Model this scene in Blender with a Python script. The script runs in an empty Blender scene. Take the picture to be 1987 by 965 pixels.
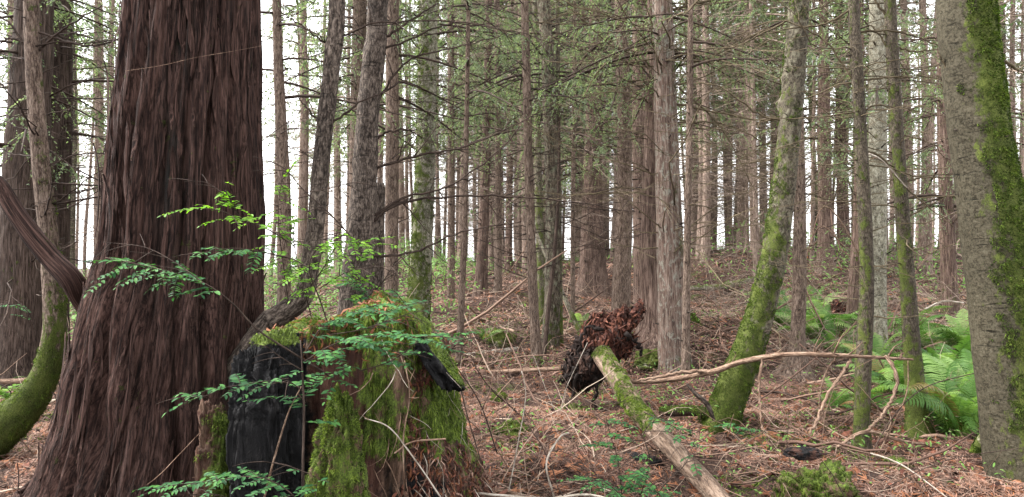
import bpy, math, random
import numpy as np
from mathutils import Vector, Matrix

random.seed(7); RNG = np.random.default_rng(7)
SC = bpy.context.scene
COL = SC.collection
# ------------------------------------------------------------------ camera, sky, sun, exposure
F, CX, CY, CZ = 1450.0, 993.5, 482.5, 1.5
cam_d = bpy.data.cameras.new("camera"); cam = bpy.data.objects.new("camera", cam_d); COL.objects.link(cam)
cam.location = (0, 0, CZ); cam.rotation_euler = (math.radians(90), 0, 0)
cam_d.sensor_width = 36; cam_d.lens = F / 1987 * 36; cam_d.clip_start = 0.05; cam_d.clip_end = 3000
SC.camera = cam
SUN_EL, SUN_AZ = math.radians(48), math.radians(-82)      # azimuth from +Y towards +X
w = bpy.data.worlds.new("World"); SC.world = w; w.use_nodes = True
nt = w.node_tree; bg = nt.nodes["Background"]
sky = nt.nodes.new("ShaderNodeTexSky"); sky.sky_type = 'NISHITA'; sky.sun_disc = False
sky.sun_elevation = SUN_EL; sky.sun_rotation = SUN_AZ
sky.air_density = 1.0; sky.dust_density = 3.0; sky.ozone_density = 1.0
hs = nt.nodes.new("ShaderNodeHueSaturation"); hs.inputs["Saturation"].default_value = 0.12   # cloud cover: almost no blue
nt.links.new(sky.outputs[0], hs.inputs["Color"]); cl = nt.nodes.new("ShaderNodeMix"); cl.data_type = 'RGBA'; cl.inputs[0].default_value = .65; cl.inputs[7].default_value = (2.5, 2.51, 2.52, 1)   # the even cloud sheet
nt.links.new(hs.outputs[0], cl.inputs[6]); nt.links.new(cl.outputs[2], bg.inputs[0])
bg.inputs[1].default_value = 0.15
sd = bpy.data.lights.new("sun", 'SUN'); sun = bpy.data.objects.new("sun", sd); COL.objects.link(sun)
sd.energy = 1.15; sd.angle = math.radians(24); sd.color = (1, 0.96, 0.9)
_d = Vector((math.sin(SUN_AZ) * math.cos(SUN_EL), math.cos(SUN_AZ) * math.cos(SUN_EL), math.sin(SUN_EL)))
sun.rotation_euler = _d.to_track_quat('Z', 'Y').to_euler(); sun.location = (-6, 9, 14)
SC.view_settings.view_transform = 'Standard'; SC.view_settings.look = 'None'
SC.view_settings.exposure = 3.2; SC.view_settings.gamma = 1.0
cy = SC.cycles; cy.max_bounces = 6; cy.diffuse_bounces = 4; cy.glossy_bounces = 2; cy.transmission_bounces = 3
cy.transparent_max_bounces = 4; cy.volume_bounces = 0; cy.caustics_reflective = False; cy.caustics_refractive = False

# ------------------------------------------------------------------ maths helpers
def px(u, v, d):
    """photo pixel + distance along the view -> world point"""
    return np.array([(u - CX) / F * d, d, CZ - (v - CY) / F * d])

def _hash(i, j, k, s):
    h = (i * 374761393 + j * 668265263 + k * 2147483647 + s * 1274126177) & 0xffffffff
    h = ((h ^ (h >> 13)) * 1274126177) & 0xffffffff
    h = (h ^ (h >> 16)) & 0xffffffff
    h = (h * 2246822519) & 0xffffffff
    return ((h ^ (h >> 15)) & 0xffff) / 32767.5 - 1.0

def vnoise(p, s=0):
    p = np.asarray(p, float); f = np.floor(p).astype(np.int64); t = p - f; t = t * t * (3 - 2 * t)
    r = 0
    for a in (0, 1):
        wa = t[..., 0] if a else 1 - t[..., 0]
        for b in (0, 1):
            wb = t[..., 1] if b else 1 - t[..., 1]
            for c in (0, 1):
                wc = t[..., 2] if c else 1 - t[..., 2]
                r = r + wa * wb * wc * _hash(f[..., 0] + a, f[..., 1] + b, f[..., 2] + c, s)
    return r

def fbm(p, s=0, o=3):
    p = np.asarray(p, float); r = 0; a = 0.5
    for i in range(o):
        r = r + a * vnoise(p * (2.03 ** i), s + i * 17); a *= 0.5
    return r

def ridge(p, s=0, o=3):
    p = np.asarray(p, float); r = 0; a = 0.5
    for i in range(o):
        r = r + a * (1 - 2 * np.abs(vnoise(p * (2.1 ** i), s + i * 13))); a *= 0.5
    return r

def sstep(a, b, x):
    t = np.clip((x - a) / (b - a), 0, 1); return t * t * (3 - 2 * t)

def nrm(v):
    v = np.asarray(v, float); return v / np.maximum(np.linalg.norm(v, axis=-1, keepdims=True), 1e-9)

# ------------------------------------------------------------------ ground height
_Y = np.array([-40, 2.9, 3.6, 4.5, 9, 12, 18, 26, 36, 60, 200, 900], float)
_L = np.array([-.5, -.45, -.2, 0.0, .05, .05, .1, .12, .0, -1, -7, -9])
_C = np.array([-.5, -.45, -.22, .02, .05, .12, .52, .86, .82, -.3, -6, -9])
_R = np.array([-.5, -.45, -.22, .04, .1, .22, .84, 1.38, 1.4, -.8, -6, -9])
MOUNDS = [(-0.35, 3.75, .42, .5, .55), (1.9, 4.55, .10, 1.2, .28), (.1, 4.6, .1, .5, .3),
          (1.2, 4.45, -.30, .45, .55), (.55, 4.3, .1, .3, .3), (1.0, 6.3, .10, .8, .3), (2.6, 10.2, .25, 1.0, 1.2), (0.2, 14.5, .25, 1.2, 1.5), (-.5, 12, .12, .8, 1.2),
          (1.9, 9.8, .1, .7, .8), (4.3, 11, .2, 1.2, 1.0), (-2.2, 4.6, .1, .7, .6), (6, 19, .5, 2.5, 2), (2.0, 21, .4, 2.0, 1.6), (-2.6, 20, .3, 2, 2)]

def _pro(y, A):
    r = 0
    for o in (-.9, -.45, 0, .45, .9):
        r = r + np.interp(y + o * np.clip(np.abs(y) * .12, .25, 6), _Y, A)
    return r / 5

def G(x, y, detail=True):
    x = np.asarray(x, float); y = np.asarray(y, float)
    s = x / (np.maximum(y, 0) + 4)
    wl = 1 - sstep(-.28, -.1, s); wr = sstep(.08, .3, s)
    z = wl * _pro(y, _L) + wr * _pro(y, _R) + (1 - wl - wr) * _pro(y, _C)
    for (a, b, h, sx, sy) in MOUNDS:
        z = z + h * np.exp(-((x - a) / sx) ** 2 - ((y - b) / sy) ** 2)
    P = np.stack([x, y, x * 0], -1)
    z = z + (.16 * fbm(P * .9, 23, 3) * np.clip((y - 6) / 5, 0, 1) + .10 * ridge(P * .5, 29, 2) * np.clip((y - 9) / 6, 0, 1)) * (y < 60)
    z = z + .10 * fbm(P * .45, 3, 2) * np.clip(y / 5, 0, 1) + .09 * fbm(P * 1.9, 5, 3)
    if detail:
        z = z + .05 * fbm(P * 6, 9, 4) * (y < 40)
    return z

def Gf(x, y): return float(G(np.array([x]), np.array([y]), False)[0])

_ds = np.concatenate([np.arange(3.0, 14, .05), np.arange(14, 60, .25)])
def on_ground(u, v, dmax=60):
    """first point of the sight line through photo pixel (u,v) that meets the ground"""
    x = (u - CX) / F * _ds; z = CZ - (v - CY) / F * _ds
    k = np.nonzero(z <= G(x, _ds, False))[0]
    return float(_ds[k[0]]) if len(k) and _ds[k[0]] < dmax else dmax

# ------------------------------------------------------------------ mesh helpers
class Acc:
    def __init__(s): s.V = []; s.Q = []; s.T = []; s.A = {}; s.n = 0
    def add(s, V, Q=None, T=None, **at):
        V = np.asarray(V, float).reshape(-1, 3)
        if Q is not None and len(Q): s.Q.append(np.asarray(Q) + s.n)
        if T is not None and len(T): s.T.append(np.asarray(T) + s.n)
        s.V.append(V); s.n += len(V)
        for k, a in at.items(): s.A.setdefault(k, []).append(np.asarray(a, float))
    def mesh(s, name, mats, smooth=True):
        V = np.concatenate(s.V); Q = np.concatenate(s.Q) if s.Q else np.zeros((0, 4), int); T = np.concatenate(s.T) if s.T else np.zeros((0, 3), int)
        me = bpy.data.meshes.new(name)
        me.vertices.add(len(V)); me.vertices.foreach_set("co", V.astype(np.float32).ravel())
        nl = len(Q) * 4 + len(T) * 3
        me.loops.add(nl); me.loops.foreach_set("vertex_index", np.concatenate([Q.ravel(), T.ravel()]).astype(np.int32))
        me.polygons.add(len(Q) + len(T))
        st = np.concatenate([np.arange(len(Q)) * 4, len(Q) * 4 + np.arange(len(T)) * 3])
        me.polygons.foreach_set("loop_start", st.astype(np.int32))
        me.polygons.foreach_set("use_smooth", np.full(len(Q) + len(T), smooth))
        for k, a in s.A.items():
            a = np.concatenate(a)
            if a.ndim == 2:
                at = me.attributes.new(k, 'FLOAT_VECTOR', 'POINT'); at.data.foreach_set("vector", a.astype(np.float32).ravel())
            else:
                at = me.attributes.new(k, 'FLOAT', 'POINT'); at.data.foreach_set("value", a.astype(np.float32))
        me.update(calc_edges=True)
        for m in (mats if isinstance(mats, (list, tuple)) else [mats]): me.materials.append(m)
        return me

def link(name, me, parent=None, loc=None):
    o = bpy.data.objects.new(name, me); COL.objects.link(o)
    if parent is not None: o.parent = parent
    if loc is not None: o.location = loc
    return o

def build(acc, name, mat, parent=None, smooth=True, origin=None):
    if origin is not None:
        org = np.asarray(origin, float); acc.V = [v - org for v in acc.V]
    o = link(name, acc.mesh(name, mat, smooth), parent)
    if origin is not None:
        o.location = Vector(org) - (parent_loc(parent) if parent is not None else Vector((0, 0, 0)))
    return o

def parent_loc(p):
    v = Vector((0, 0, 0))
    while p is not None: v = v + p.location; p = p.parent
    return v

def tag(o, label=None, cat=None, group=None, kind=None):
    if label: o["label"] = label
    if cat: o["category"] = cat
    if group: o["group"] = group
    if kind: o["kind"] = kind
    return o

def thing(name, loc, label, cat, group=None):
    o = bpy.data.objects.new(name, None); COL.objects.link(o); o.location = loc; o.empty_display_size = .1
    return tag(o, label, cat, group)

def resample(P, n):
    """Catmull-Rom through rows of P (k,c) -> n rows, spaced evenly along the first three columns"""
    P = np.asarray(P, float)
    if len(P) == 2: P = np.array([P[0], (P[0] + P[1]) / 2, P[1]])
    E = np.vstack([2 * P[0] - P[1], P, 2 * P[-1] - P[-2]]); out = []
    for i in range(len(P) - 1):
        t = np.linspace(0, 1, 24, endpoint=False)[:, None]; a, b, c, d = E[i], E[i + 1], E[i + 2], E[i + 3]
        out.append(.5 * (2 * b + (c - a) * t + (2 * a - 5 * b + 4 * c - d) * t ** 2 + (3 * b - a - 3 * c + d) * t ** 3))
    out = np.vstack(out + [P[-1:]]); L = np.concatenate([[0], np.cumsum(np.linalg.norm(np.diff(out[:, :3], axis=0), axis=1))])
    q = np.linspace(0, L[-1], n)
    return np.stack([np.interp(q, L, out[:, j]) for j in range(out.shape[1])], 1), q

def tubes(acc, P, R, sides=4, tint=None, tcs=1.0):
    """many tubes at once: P (K,S,3), R (K,S)"""
    P = np.asarray(P, float); R = np.asarray(R, float)
    if P.ndim == 2: P = P[None]; R = R[None]
    K, S = R.shape
    T = np.empty_like(P); T[:, 1:-1] = P[:, 2:] - P[:, :-2]; T[:, 0] = P[:, 1] - P[:, 0]; T[:, -1] = P[:, -1] - P[:, -2]; T = nrm(T)
    m = np.abs(T.mean(1)); seed = np.eye(3)[np.argmin(m, axis=1)][:, None, :]
    n1 = nrm(seed - (seed * T).sum(-1, keepdims=True) * T); n2 = np.cross(T, n1)
    a = np.arange(sides) / sides * 2 * np.pi
    ring = n1[:, :, None] * np.cos(a)[None, None, :, None] + n2[:, :, None] * np.sin(a)[None, None, :, None]
    V = P[:, :, None] + ring * R[:, :, None, None]
    L = np.concatenate([np.zeros((K, 1)), np.cumsum(np.linalg.norm(np.diff(P, axis=1), axis=2), axis=1)], 1)
    tc = np.stack([np.cos(a)[None, None] * R[:, :, None] + np.zeros((K, S, sides)), np.sin(a)[None, None] * R[:, :, None] + np.zeros((K, S, sides)),
                   L[:, :, None] + np.arange(K)[:, None, None] * 1.7 + np.zeros((K, S, sides))], -1)
    idx = np.arange(K * S * sides).reshape(K, S, sides); nx = np.roll(idx, -1, 2)
    Q = np.stack([idx[:, :-1], nx[:, :-1], nx[:, 1:], idx[:, 1:]], -1).reshape(-1, 4)
    tn = np.zeros((K, S, sides)) if tint is None else np.asarray(tint, float).reshape(K, 1, 1) + np.zeros((K, S, sides))
    e = []
    if sides >= 3:
        for j in range(1, sides - 1):
            e.append(np.stack([idx[:, -1, 0], idx[:, -1, j], idx[:, -1, j + 1]], -1)); e.append(np.stack([idx[:, 0, 0], idx[:, 0, j + 1], idx[:, 0, j]], -1))
    acc.add(V.reshape(-1, 3), Q, np.concatenate(e), tc=tc.reshape(-1, 3), moss=np.zeros(K * S * sides), tint=tn.ravel())
    return acc

# ------------------------------------------------------------------ materials
def new_mat(name):
    m = bpy.data.materials.new(name); m.use_nodes = True; n = m.node_tree; n.nodes.clear()
    out = n.nodes.new("ShaderNodeOutputMaterial"); b = n.nodes.new("ShaderNodeBsdfPrincipled"); n.links.new(b.outputs[0], out.inputs[0])
    return m, n, b, out
def N(n, t, **k):
    x = n.nodes.new(t)
    for a, v in k.items():
        if a in x.inputs and not hasattr(x, a): x.inputs[a].default_value = v
        else: setattr(x, a, v)
    return x
def mixc(n, fac, a, b, mode='MIX'):
    m = n.nodes.new("ShaderNodeMix"); m.data_type = 'RGBA'; m.blend_type = mode
    for s, v in ((m.inputs[0], fac), (m.inputs[6], a), (m.inputs[7], b)):
        if isinstance(v, bpy.types.NodeSocket): n.links.new(v, s)
        else: s.default_value = v if not isinstance(v, tuple) else (*v[:3], 1)
    return m.outputs[2]
def mth(n, op, a, b=0.0, clamp=False):
    m = n.nodes.new("ShaderNodeMath"); m.operation = op; m.use_clamp = clamp
    for s, v in ((m.inputs[0], a), (m.inputs[1], b)):
        if isinstance(v, bpy.types.NodeSocket): n.links.new(v, s)
        else: s.default_value = v
    return m.outputs[0]
def ramp(n, x, stops):
    r = n.nodes.new("ShaderNodeValToRGB"); e = r.color_ramp.elements
    while len(e) < len(stops): e.new(.5)
    for i, (p, c) in enumerate(stops):
        e[i].position = p; e[i].color = (*c, 1) if isinstance(c, tuple) else (c, c, c, 1)
    n.links.new(x, r.inputs[0]); return r.outputs[0]
def noise(n, vec, scale, detail=4, rough=.6, dist=0.0, loc=(0, 0, 0)):
    mp = n.nodes.new("ShaderNodeMapping"); mp.inputs["Scale"].default_value = scale if isinstance(scale, tuple) else (scale,) * 3
    mp.inputs["Location"].default_value = loc; n.links.new(vec, mp.inputs[0])
    t = n.nodes.new("ShaderNodeTexNoise"); t.inputs["Scale"].default_value = 1; t.inputs["Detail"].default_value = detail
    t.inputs["Roughness"].default_value = rough; t.inputs["Distortion"].default_value = dist
    n.links.new(mp.outputs[0], t.inputs["Vector"]); return t.outputs[0]
def attr(n, name, which=2):
    a = n.nodes.new("ShaderNodeAttribute"); a.attribute_name = name; return a.outputs[{'vec': 1, 'fac': 2, 'col': 0}.get(which, which)]
def bump(n, b, h, strength, dist):
    x = n.nodes.new("ShaderNodeBump"); x.inputs["Strength"].default_value = strength; x.inputs["Distance"].default_value = dist
    n.links.new(h, x.inputs["Height"]); n.links.new(x.outputs[0], b.inputs["Normal"]); return x

MOSS_D, MOSS_L = (.024, .032, .008), (.095, .115, .026)
def bark_mat(name, dark, mid, light, sc=(60, 60, 5), bstr=.7, bdist=.012, lichen=None, bands=0.0, rough=.85, mosscol=(MOSS_D, MOSS_L), crack=.45, lsc=22):
    m, n, b, out = new_mat(name)
    tc = attr(n, 'tc', 'vec')
    oi = n.nodes.new("ShaderNodeObjectInfo").outputs["Random"]
    a = noise(n, tc, sc, 8, .72, .6)
    f = noise(n, tc, (sc[0] * 2.6, sc[1] * 2.6, sc[2] * 2.2), 5, .7)
    k1 = noise(n, tc, (sc[0] * .8, sc[1] * .8, sc[2] * .7), 4, .6, .8, (7, 3, 1))
    lines = ramp(n, mth(n, 'ABSOLUTE', mth(n, 'SUBTRACT', k1, .5)), [(.0, 0.0), (.035, 1.0)])
    big = noise(n, tc, (4, 4, 1.3), 3, .5, 0, (3, 1, 7))
    c = ramp(n, a, [(.34, dark), (crack + .04, mid), (.66, light)])
    c = mixc(n, ramp(n, f, [(.50, 0.0), (.66, .8)]), c, light)
    c = mixc(n, ramp(n, f, [(.34, .8), (.46, 0.0)]), c, dark)
    c = mixc(n, mth(n, 'MULTIPLY', mth(n, 'SUBTRACT', 1.0, lines), .7), c, tuple(x * .6 for x in dark))
    c = mixc(n, .75, c, ramp(n, big, [(.25, .6), (.75, 1.35)]), 'MULTIPLY')
    c = mixc(n, mth(n, 'MULTIPLY', attr(n, 'dark_band', 'fac'), ramp(n, noise(n, tc, (14, 14, 2), 4, .7, .4, (2, 8, 1)), [(.35, .25), (.6, 1.0)])), c, (.014, .0125, .011))
    hgt = mth(n, 'ADD', mth(n, 'ADD', a, mth(n, 'MULTIPLY', f, .5)), mth(n, 'MULTIPLY', lines, .25))
    if bands:
        bn = noise(n, tc, (5, 5, 42), 3, .6, .6)
        k = ramp(n, bn, [(.30, 1.0), (.40, 0.0)])
        c = mixc(n, mth(n, 'MULTIPLY', k, bands), c, tuple(x * .35 for x in dark))
        hgt = mth(n, 'SUBTRACT', hgt, mth(n, 'MULTIPLY', k, .5))
    if lichen:
        ln = noise(n, tc, (lsc, lsc, lsc * .6), 6, .7, .5, (9, 9, 9))
        k = ramp(n, ln, [(.52, 0.0), (.62, 1.0)])
        c = mixc(n, mth(n, 'MULTIPLY', k, .75), c, lichen)
    c = mixc(n, .5, c, ramp(n, oi, [(0, .75), (1, 1.25)]), 'MULTIPLY')
    ms = attr(n, 'moss', 'fac')
    mn = noise(n, tc, (22, 22, 14), 5, .7, .3, (5, 2, 1))
    ms = mth(n, 'ADD', ms, mth(n, 'MULTIPLY', mth(n, 'SUBTRACT', noise(n, tc, (6, 6, 4), 3, .6, .5, (8, 1, 3)), .5), 1.3)); mk = mth(n, 'ADD', ms, mth(n, 'MULTIPLY', mth(n, 'SUBTRACT', mn, .5), 2.0))
    mk = ramp(n, mk, [(.36, 0.0), (.60, 1.0)])
    mf = noise(n, tc, (160, 160, 120), 3, .6)
    mb = noise(n, tc, (9, 9, 6), 3, .6, 0, (4, 4, 2))
    mc = mixc(n, ramp(n, mth(n, 'ADD', mth(n, 'MULTIPLY', mf, .6), mth(n, 'MULTIPLY', mb, .5)), [(.4, 0.0), (.72, 1.0)]), mosscol[0], mosscol[1])
    c = mixc(n, mk, c, mc)
    hgt = mth(n, 'ADD', hgt, mth(n, 'MULTIPLY', mk, mth(n, 'ADD', mth(n, 'MULTIPLY', mf, .8), .3)))
    n.links.new(c, b.inputs["Base Color"]); b.inputs["Roughness"].default_value = rough
    b.inputs["Specular IOR Level"].default_value = .12
    bump(n, b, hgt, bstr, bdist)
    return m

def tint_mat(name, stops, rough=.8, transl=0.0, spec=.3, obj=False, nscale=0):
    """colour from the per-piece 'tint' number (or the per-object random number)"""
    m, n, b, out = new_mat(name)
    t = n.nodes.new("ShaderNodeObjectInfo").outputs["Random"] if obj else attr(n, 'tint', 'fac')
    c = ramp(n, t, stops)
    if nscale:
        g = n.nodes.new("ShaderNodeNewGeometry"); q = noise(n, g.outputs["Position"], nscale, 3)
        c = mixc(n, .8, c, ramp(n, q, [(.3, .6), (.7, 1.3)]), 'MULTIPLY')
    n.links.new(c, b.inputs["Base Color"]); b.inputs["Roughness"].default_value = rough; b.inputs["Specular IOR Level"].default_value = spec
    if transl:
        tr = n.nodes.new("ShaderNodeBsdfTranslucent"); mx = n.nodes.new("ShaderNodeMixShader"); mx.inputs[0].default_value = transl
        n.links.new(mixc(n, 1.0, c, (1.5, 1.6, .9), 'MULTIPLY'), tr.inputs[0]); n.links.new(b.outputs[0], mx.inputs[1]); n.links.new(tr.outputs[0], mx.inputs[2])
        n.links.new(mx.outputs[0], out.inputs[0])
    return m

M = {}
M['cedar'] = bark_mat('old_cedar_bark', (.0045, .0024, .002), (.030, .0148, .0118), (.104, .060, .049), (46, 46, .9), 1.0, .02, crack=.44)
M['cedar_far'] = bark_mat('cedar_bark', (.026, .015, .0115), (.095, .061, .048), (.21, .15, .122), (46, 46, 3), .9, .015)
M['silver'] = bark_mat('silvery_cedar_bark', (.03, .018, .014), (.11, .072, .057), (.23, .18, .15), (46, 46, 3), .9, .015, lichen=(.21, .21, .175))
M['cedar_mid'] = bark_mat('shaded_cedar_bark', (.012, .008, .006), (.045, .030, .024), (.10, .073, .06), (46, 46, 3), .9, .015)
M['slender'] = bark_mat('young_conifer_bark', (.026, .016, .012), (.105, .073, .056), (.23, .175, .14), (50, 50, 12), .9, .012)
M['slimdark'] = bark_mat('slim_mossy_bark', (.016, .013, .009), (.062, .049, .036), (.13, .108, .082), (60, 60, 24), .7, .008, bands=.3)
M['grey'] = bark_mat('dark_wet_bark', (.009, .0065, .0055), (.045, .034, .027), (.15, .12, .10), (34, 34, 14), .8, .012, bands=.6)
M['alder'] = bark_mat('alder_bark', (.02, .016, .011), (.066, .055, .039), (.13, .112, .083), (30, 30, 22), .6, .008, lichen=(.15, .14, .10), bands=.8)
M['palealder'] = bark_mat('pale_alder_bark', (.05, .045, .032), (.16, .145, .108), (.26, .245, .19), (30, 30, 22), .6, .008, lichen=(.30, .29, .23), bands=.8)
M['bigalder'] = bark_mat('big_alder_bark', (.014, .012, .007), (.046, .039, .025), (.085, .075, .052), (26, 26, 34), .5, .006, lichen=(.060, .054, .036), bands=.9, lsc=45)
M['peel'] = bark_mat('peeling_bark', (.02, .014, .01), (.08, .062, .046), (.22, .185, .14), (30, 30, 7), 1.0, .02, lichen=(.22, .23, .16), bands=.6)
M['stick'] = bark_mat('dead_stick', (.045, .025, .016), (.16, .10, .07), (.32, .23, .17), (60, 60, 9), .8, .006)
M['palestick'] = bark_mat('pale_dead_stick', (.10, .08, .06), (.26, .22, .18), (.42, .38, .33), (60, 60, 9), .6, .005)
M['farbark'] = bark_mat('distant_hazed_bark', (.07, .044, .034), (.19, .135, .108), (.33, .26, .215), (30, 30, 5), .8, .02)  # bark colour lightened to imitate haze and glare over distance
M['twig'] = bark_mat('dead_branch_bark', (.012, .008, .006), (.036, .024, .019), (.08, .057, .045), (60, 60, 9), .5, .003)
M['tantwig'] = bark_mat('tan_branch_bark', (.035, .026, .014), (.09, .07, .042), (.17, .135, .09), (60, 60, 9), .5, .003)
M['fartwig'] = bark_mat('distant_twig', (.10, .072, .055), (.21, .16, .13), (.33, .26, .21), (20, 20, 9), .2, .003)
M['barelog'] = bark_mat('bare_log', (.035, .022, .016), (.12, .08, .057), (.23, .17, .13), (22, 22, 4), .6, .006, bands=.4)
M['mosslog'] = bark_mat('mossy_log_bark', (.06, .045, .035), (.16, .13, .10), (.27, .24, .19), (26, 26, 12), .6, .008, lichen=(.28, .29, .2), bands=.4)
M['leaflet'] = tint_mat('shrub_leaf', [(0, (.012, .045, .016)), (.45, (.026, .085, .028)), (1, (.055, .145, .035))], .6, .25, .12, obj=True)
M['leafbright'] = tint_mat('young_shrub_leaf', [(0, (.045, .12, .010)), (.5, (.09, .20, .015)), (1, (.16, .29, .03))], .55, .45, .2, obj=True)
M['fern'] = tint_mat('fern_frond', [(0, (.03, .085, .012)), (.5, (.085, .17, .035)), (.93, (.18, .27, .085)), (1, (.16, .09, .04))], .55, .4, .25, obj=True)
M['needle'] = tint_mat('conifer_foliage', [(0, (.06, .088, .045)), (.45, (.115, .15, .09)), (1, (.20, .24, .16))], .6, .55, .25)
M['brightneedle'] = tint_mat('bright_foliage', [(0, (.07, .15, .03)), (.45, (.11, .22, .05)), (1, (.17, .28, .08))], .6, .45, .25)
M['mosstuft'] = tint_mat('moss_tuft', [(0, (.010, .017, .004)), (.45, (.042, .068, .011)), (1, (.15, .20, .036))], .8, .3, .1)
M['litter'] = tint_mat('leaf_litter_piece', [(0, (.018, .009, .006)), (.3, (.075, .037, .026)), (.6, (.17, .095, .07)), (.88, (.29, .19, .15)), (1, (.26, .095, .04))], .7, .12, .2)
M['orange'] = tint_mat('fallen_cedar_frond', [(0, (.06, .022, .011)), (.5, (.15, .058, .028)), (1, (.26, .115, .06))], .7, .2, .2)
M['chip'] = tint_mat('rotten_wood_chip', [(0, (.009, .0035, .002)), (.5, (.045, .014, .009)), (1, (.15, .058, .036))], .8, 0, .2, nscale=40)

M['blackroot_shade'] = tint_mat('dark_root_shade', [(0, (.006, .003, .002)), (.5, (.016, .008, .006)), (1, (.06, .03, .02))], .85, 0, .2, nscale=30)
def ground_mat():
    m, n, b, out = new_mat('forest_floor')
    g = n.nodes.new("ShaderNodeNewGeometry").outputs["Position"]
    a = noise(n, g, 26, 6, .75, 1.0); f = noise(n, g, 90, 4, .7); big = noise(n, g, .9, 3, .6); gm = noise(n, g, 1.7, 4, .65, 0, (4, 9, 0))
    c = ramp(n, a, [(.30, (.008, .005, .004)), (.48, (.035, .019, .014)), (.60, (.09, .052, .038)), (.75, (.17, .11, .085))])
    c = mixc(n, .8, c, ramp(n, f, [(.3, .5), (.7, 1.5)]), 'MULTIPLY')
    c = mixc(n, .6, c, ramp(n, big, [(.3, .65), (.7, 1.25)]), 'MULTIPLY')
    c = mixc(n, mth(n, 'MULTIPLY', ramp(n, gm, [(.60, 0.0), (.70, 1.0)]), .65), c, (.07, .11, .025))
    n.links.new(c, b.inputs[0]); b.inputs["Roughness"].default_value = .9; b.inputs["Specular IOR Level"].default_value = .2
    bump(n, b, mth(n, 'ADD', a, mth(n, 'MULTIPLY', f, .5)), .9, .03); return m
M['ground'] = ground_mat()

def stump_mat():
    m, n, b, out = new_mat('stump_wood')
    tc = attr(n, 'tc', 'vec'); ch = attr(n, 'char', 'fac'); rot = attr(n, 'rot', 'fac'); ms = attr(n, 'moss', 'fac')
    a = noise(n, tc, (40, 40, 7), 6, .7, .5); f = noise(n, tc, 120, 3, .7)
    c = ramp(n, a, [(.3, (.015, .009, .006)), (.5, (.065, .038, .025)), (.72, (.16, .10, .07))])
    r = ramp(n, a, [(.3, (.014, .006, .004)), (.5, (.045, .019, .013)), (.72, (.10, .052, .036))])
    k = ramp(n, a, [(.35, (.0008, .0008, .001)), (.55, (.0045, .0043, .005)), (.72, (.03, .028, .028))])
    jit = mth(n, 'MULTIPLY', mth(n, 'SUBTRACT', noise(n, tc, 13, 6, .7), .5), 2.2)
    c = mixc(n, ramp(n, mth(n, 'ADD', rot, jit), [(.35, 0.0), (.6, 1.0)]), c, r)
    c = mixc(n, ramp(n, mth(n, 'ADD', ch, jit), [(.35, 0.0), (.6, 1.0)]), c, k)
    mk = ramp(n, mth(n, 'ADD', ms, mth(n, 'MULTIPLY', jit, 1.0)), [(.4, 0.0), (.6, 1.0)])
    c = mixc(n, mk, c, mixc(n, ramp(n, f, [(.35, 0.0), (.7, 1.0)]), MOSS_D, (.11, .16, .02)))
    n.links.new(c, b.inputs[0]); b.inputs["Roughness"].default_value = .85; b.inputs["Specular IOR Level"].default_value = .2
    bump(n, b, mth(n, 'ADD', a, mth(n, 'MULTIPLY', f, .5)), .9, .015); return m
M['stump'] = stump_mat()

# ------------------------------------------------------------------ ground sheet
def graded(lo, hi, n, k):
    t = np.linspace(-1, 1, n); s = np.sinh(t * k) / np.sinh(k); return s
gx = np.sinh(np.linspace(-1, 1, 560) * 5.4) / np.sinh(5.4) * 240
t = np.linspace(0, 1, 520); gy = 2.6 + (np.sinh(t * 5.2) / np.sinh(5.2)) * 330
gy = np.concatenate([np.linspace(-60, 2.4, 26), gy])
X, Y = np.meshgrid(gx, gy); Z = G(X, Y)
idx = np.arange(X.size).reshape(X.shape)
ga = Acc(); ga.add(np.stack([X, Y, Z], -1).reshape(-1, 3), np.stack([idx[:-1, :-1], idx[:-1, 1:], idx[1:, 1:], idx[1:, :-1]], -1).reshape(-1, 4))
tag(build(ga, 'forest_floor', M['ground']), kind='structure', label='reddish brown forest floor rising to a low crest')

# ------------------------------------------------------------------ litter
def flat_pieces(acc, P, nor, dirv, L, W, tint, curl=.15):
    """narrow bent strips (two quads) lying at P, along dirv"""
    n = nrm(nor); d = nrm(dirv - (dirv * n).sum(-1, keepdims=True) * n); s = np.cross(n, d)
    L = L[:, None]; W = W[:, None]
    a = P - d * L / 2; b = P + n * L * curl; c = P + d * L / 2
    V = np.stack([a - s * W * .25, a + s * W * .25, b - s * W / 2, b + s * W / 2, c - s * W * .2, c + s * W * .2], 1)
    K = len(P); i = np.arange(K)[:, None] * 6
    Q = np.concatenate([i + np.array([0, 1, 3, 2]), i + np.array([2, 3, 5, 4])])
    acc.add(V.reshape(-1, 3), Q, tint=np.repeat(tint, 6))

def scatter_pts(n, d0, d1, ulo=-80, uhi=2070):
    d = (RNG.random(n) * (d1 ** .5 - d0 ** .5) + d0 ** .5) ** 2       # denser in the near part
    u = RNG.uniform(ulo, uhi, n); return (u - CX) / F * d, d

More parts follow.
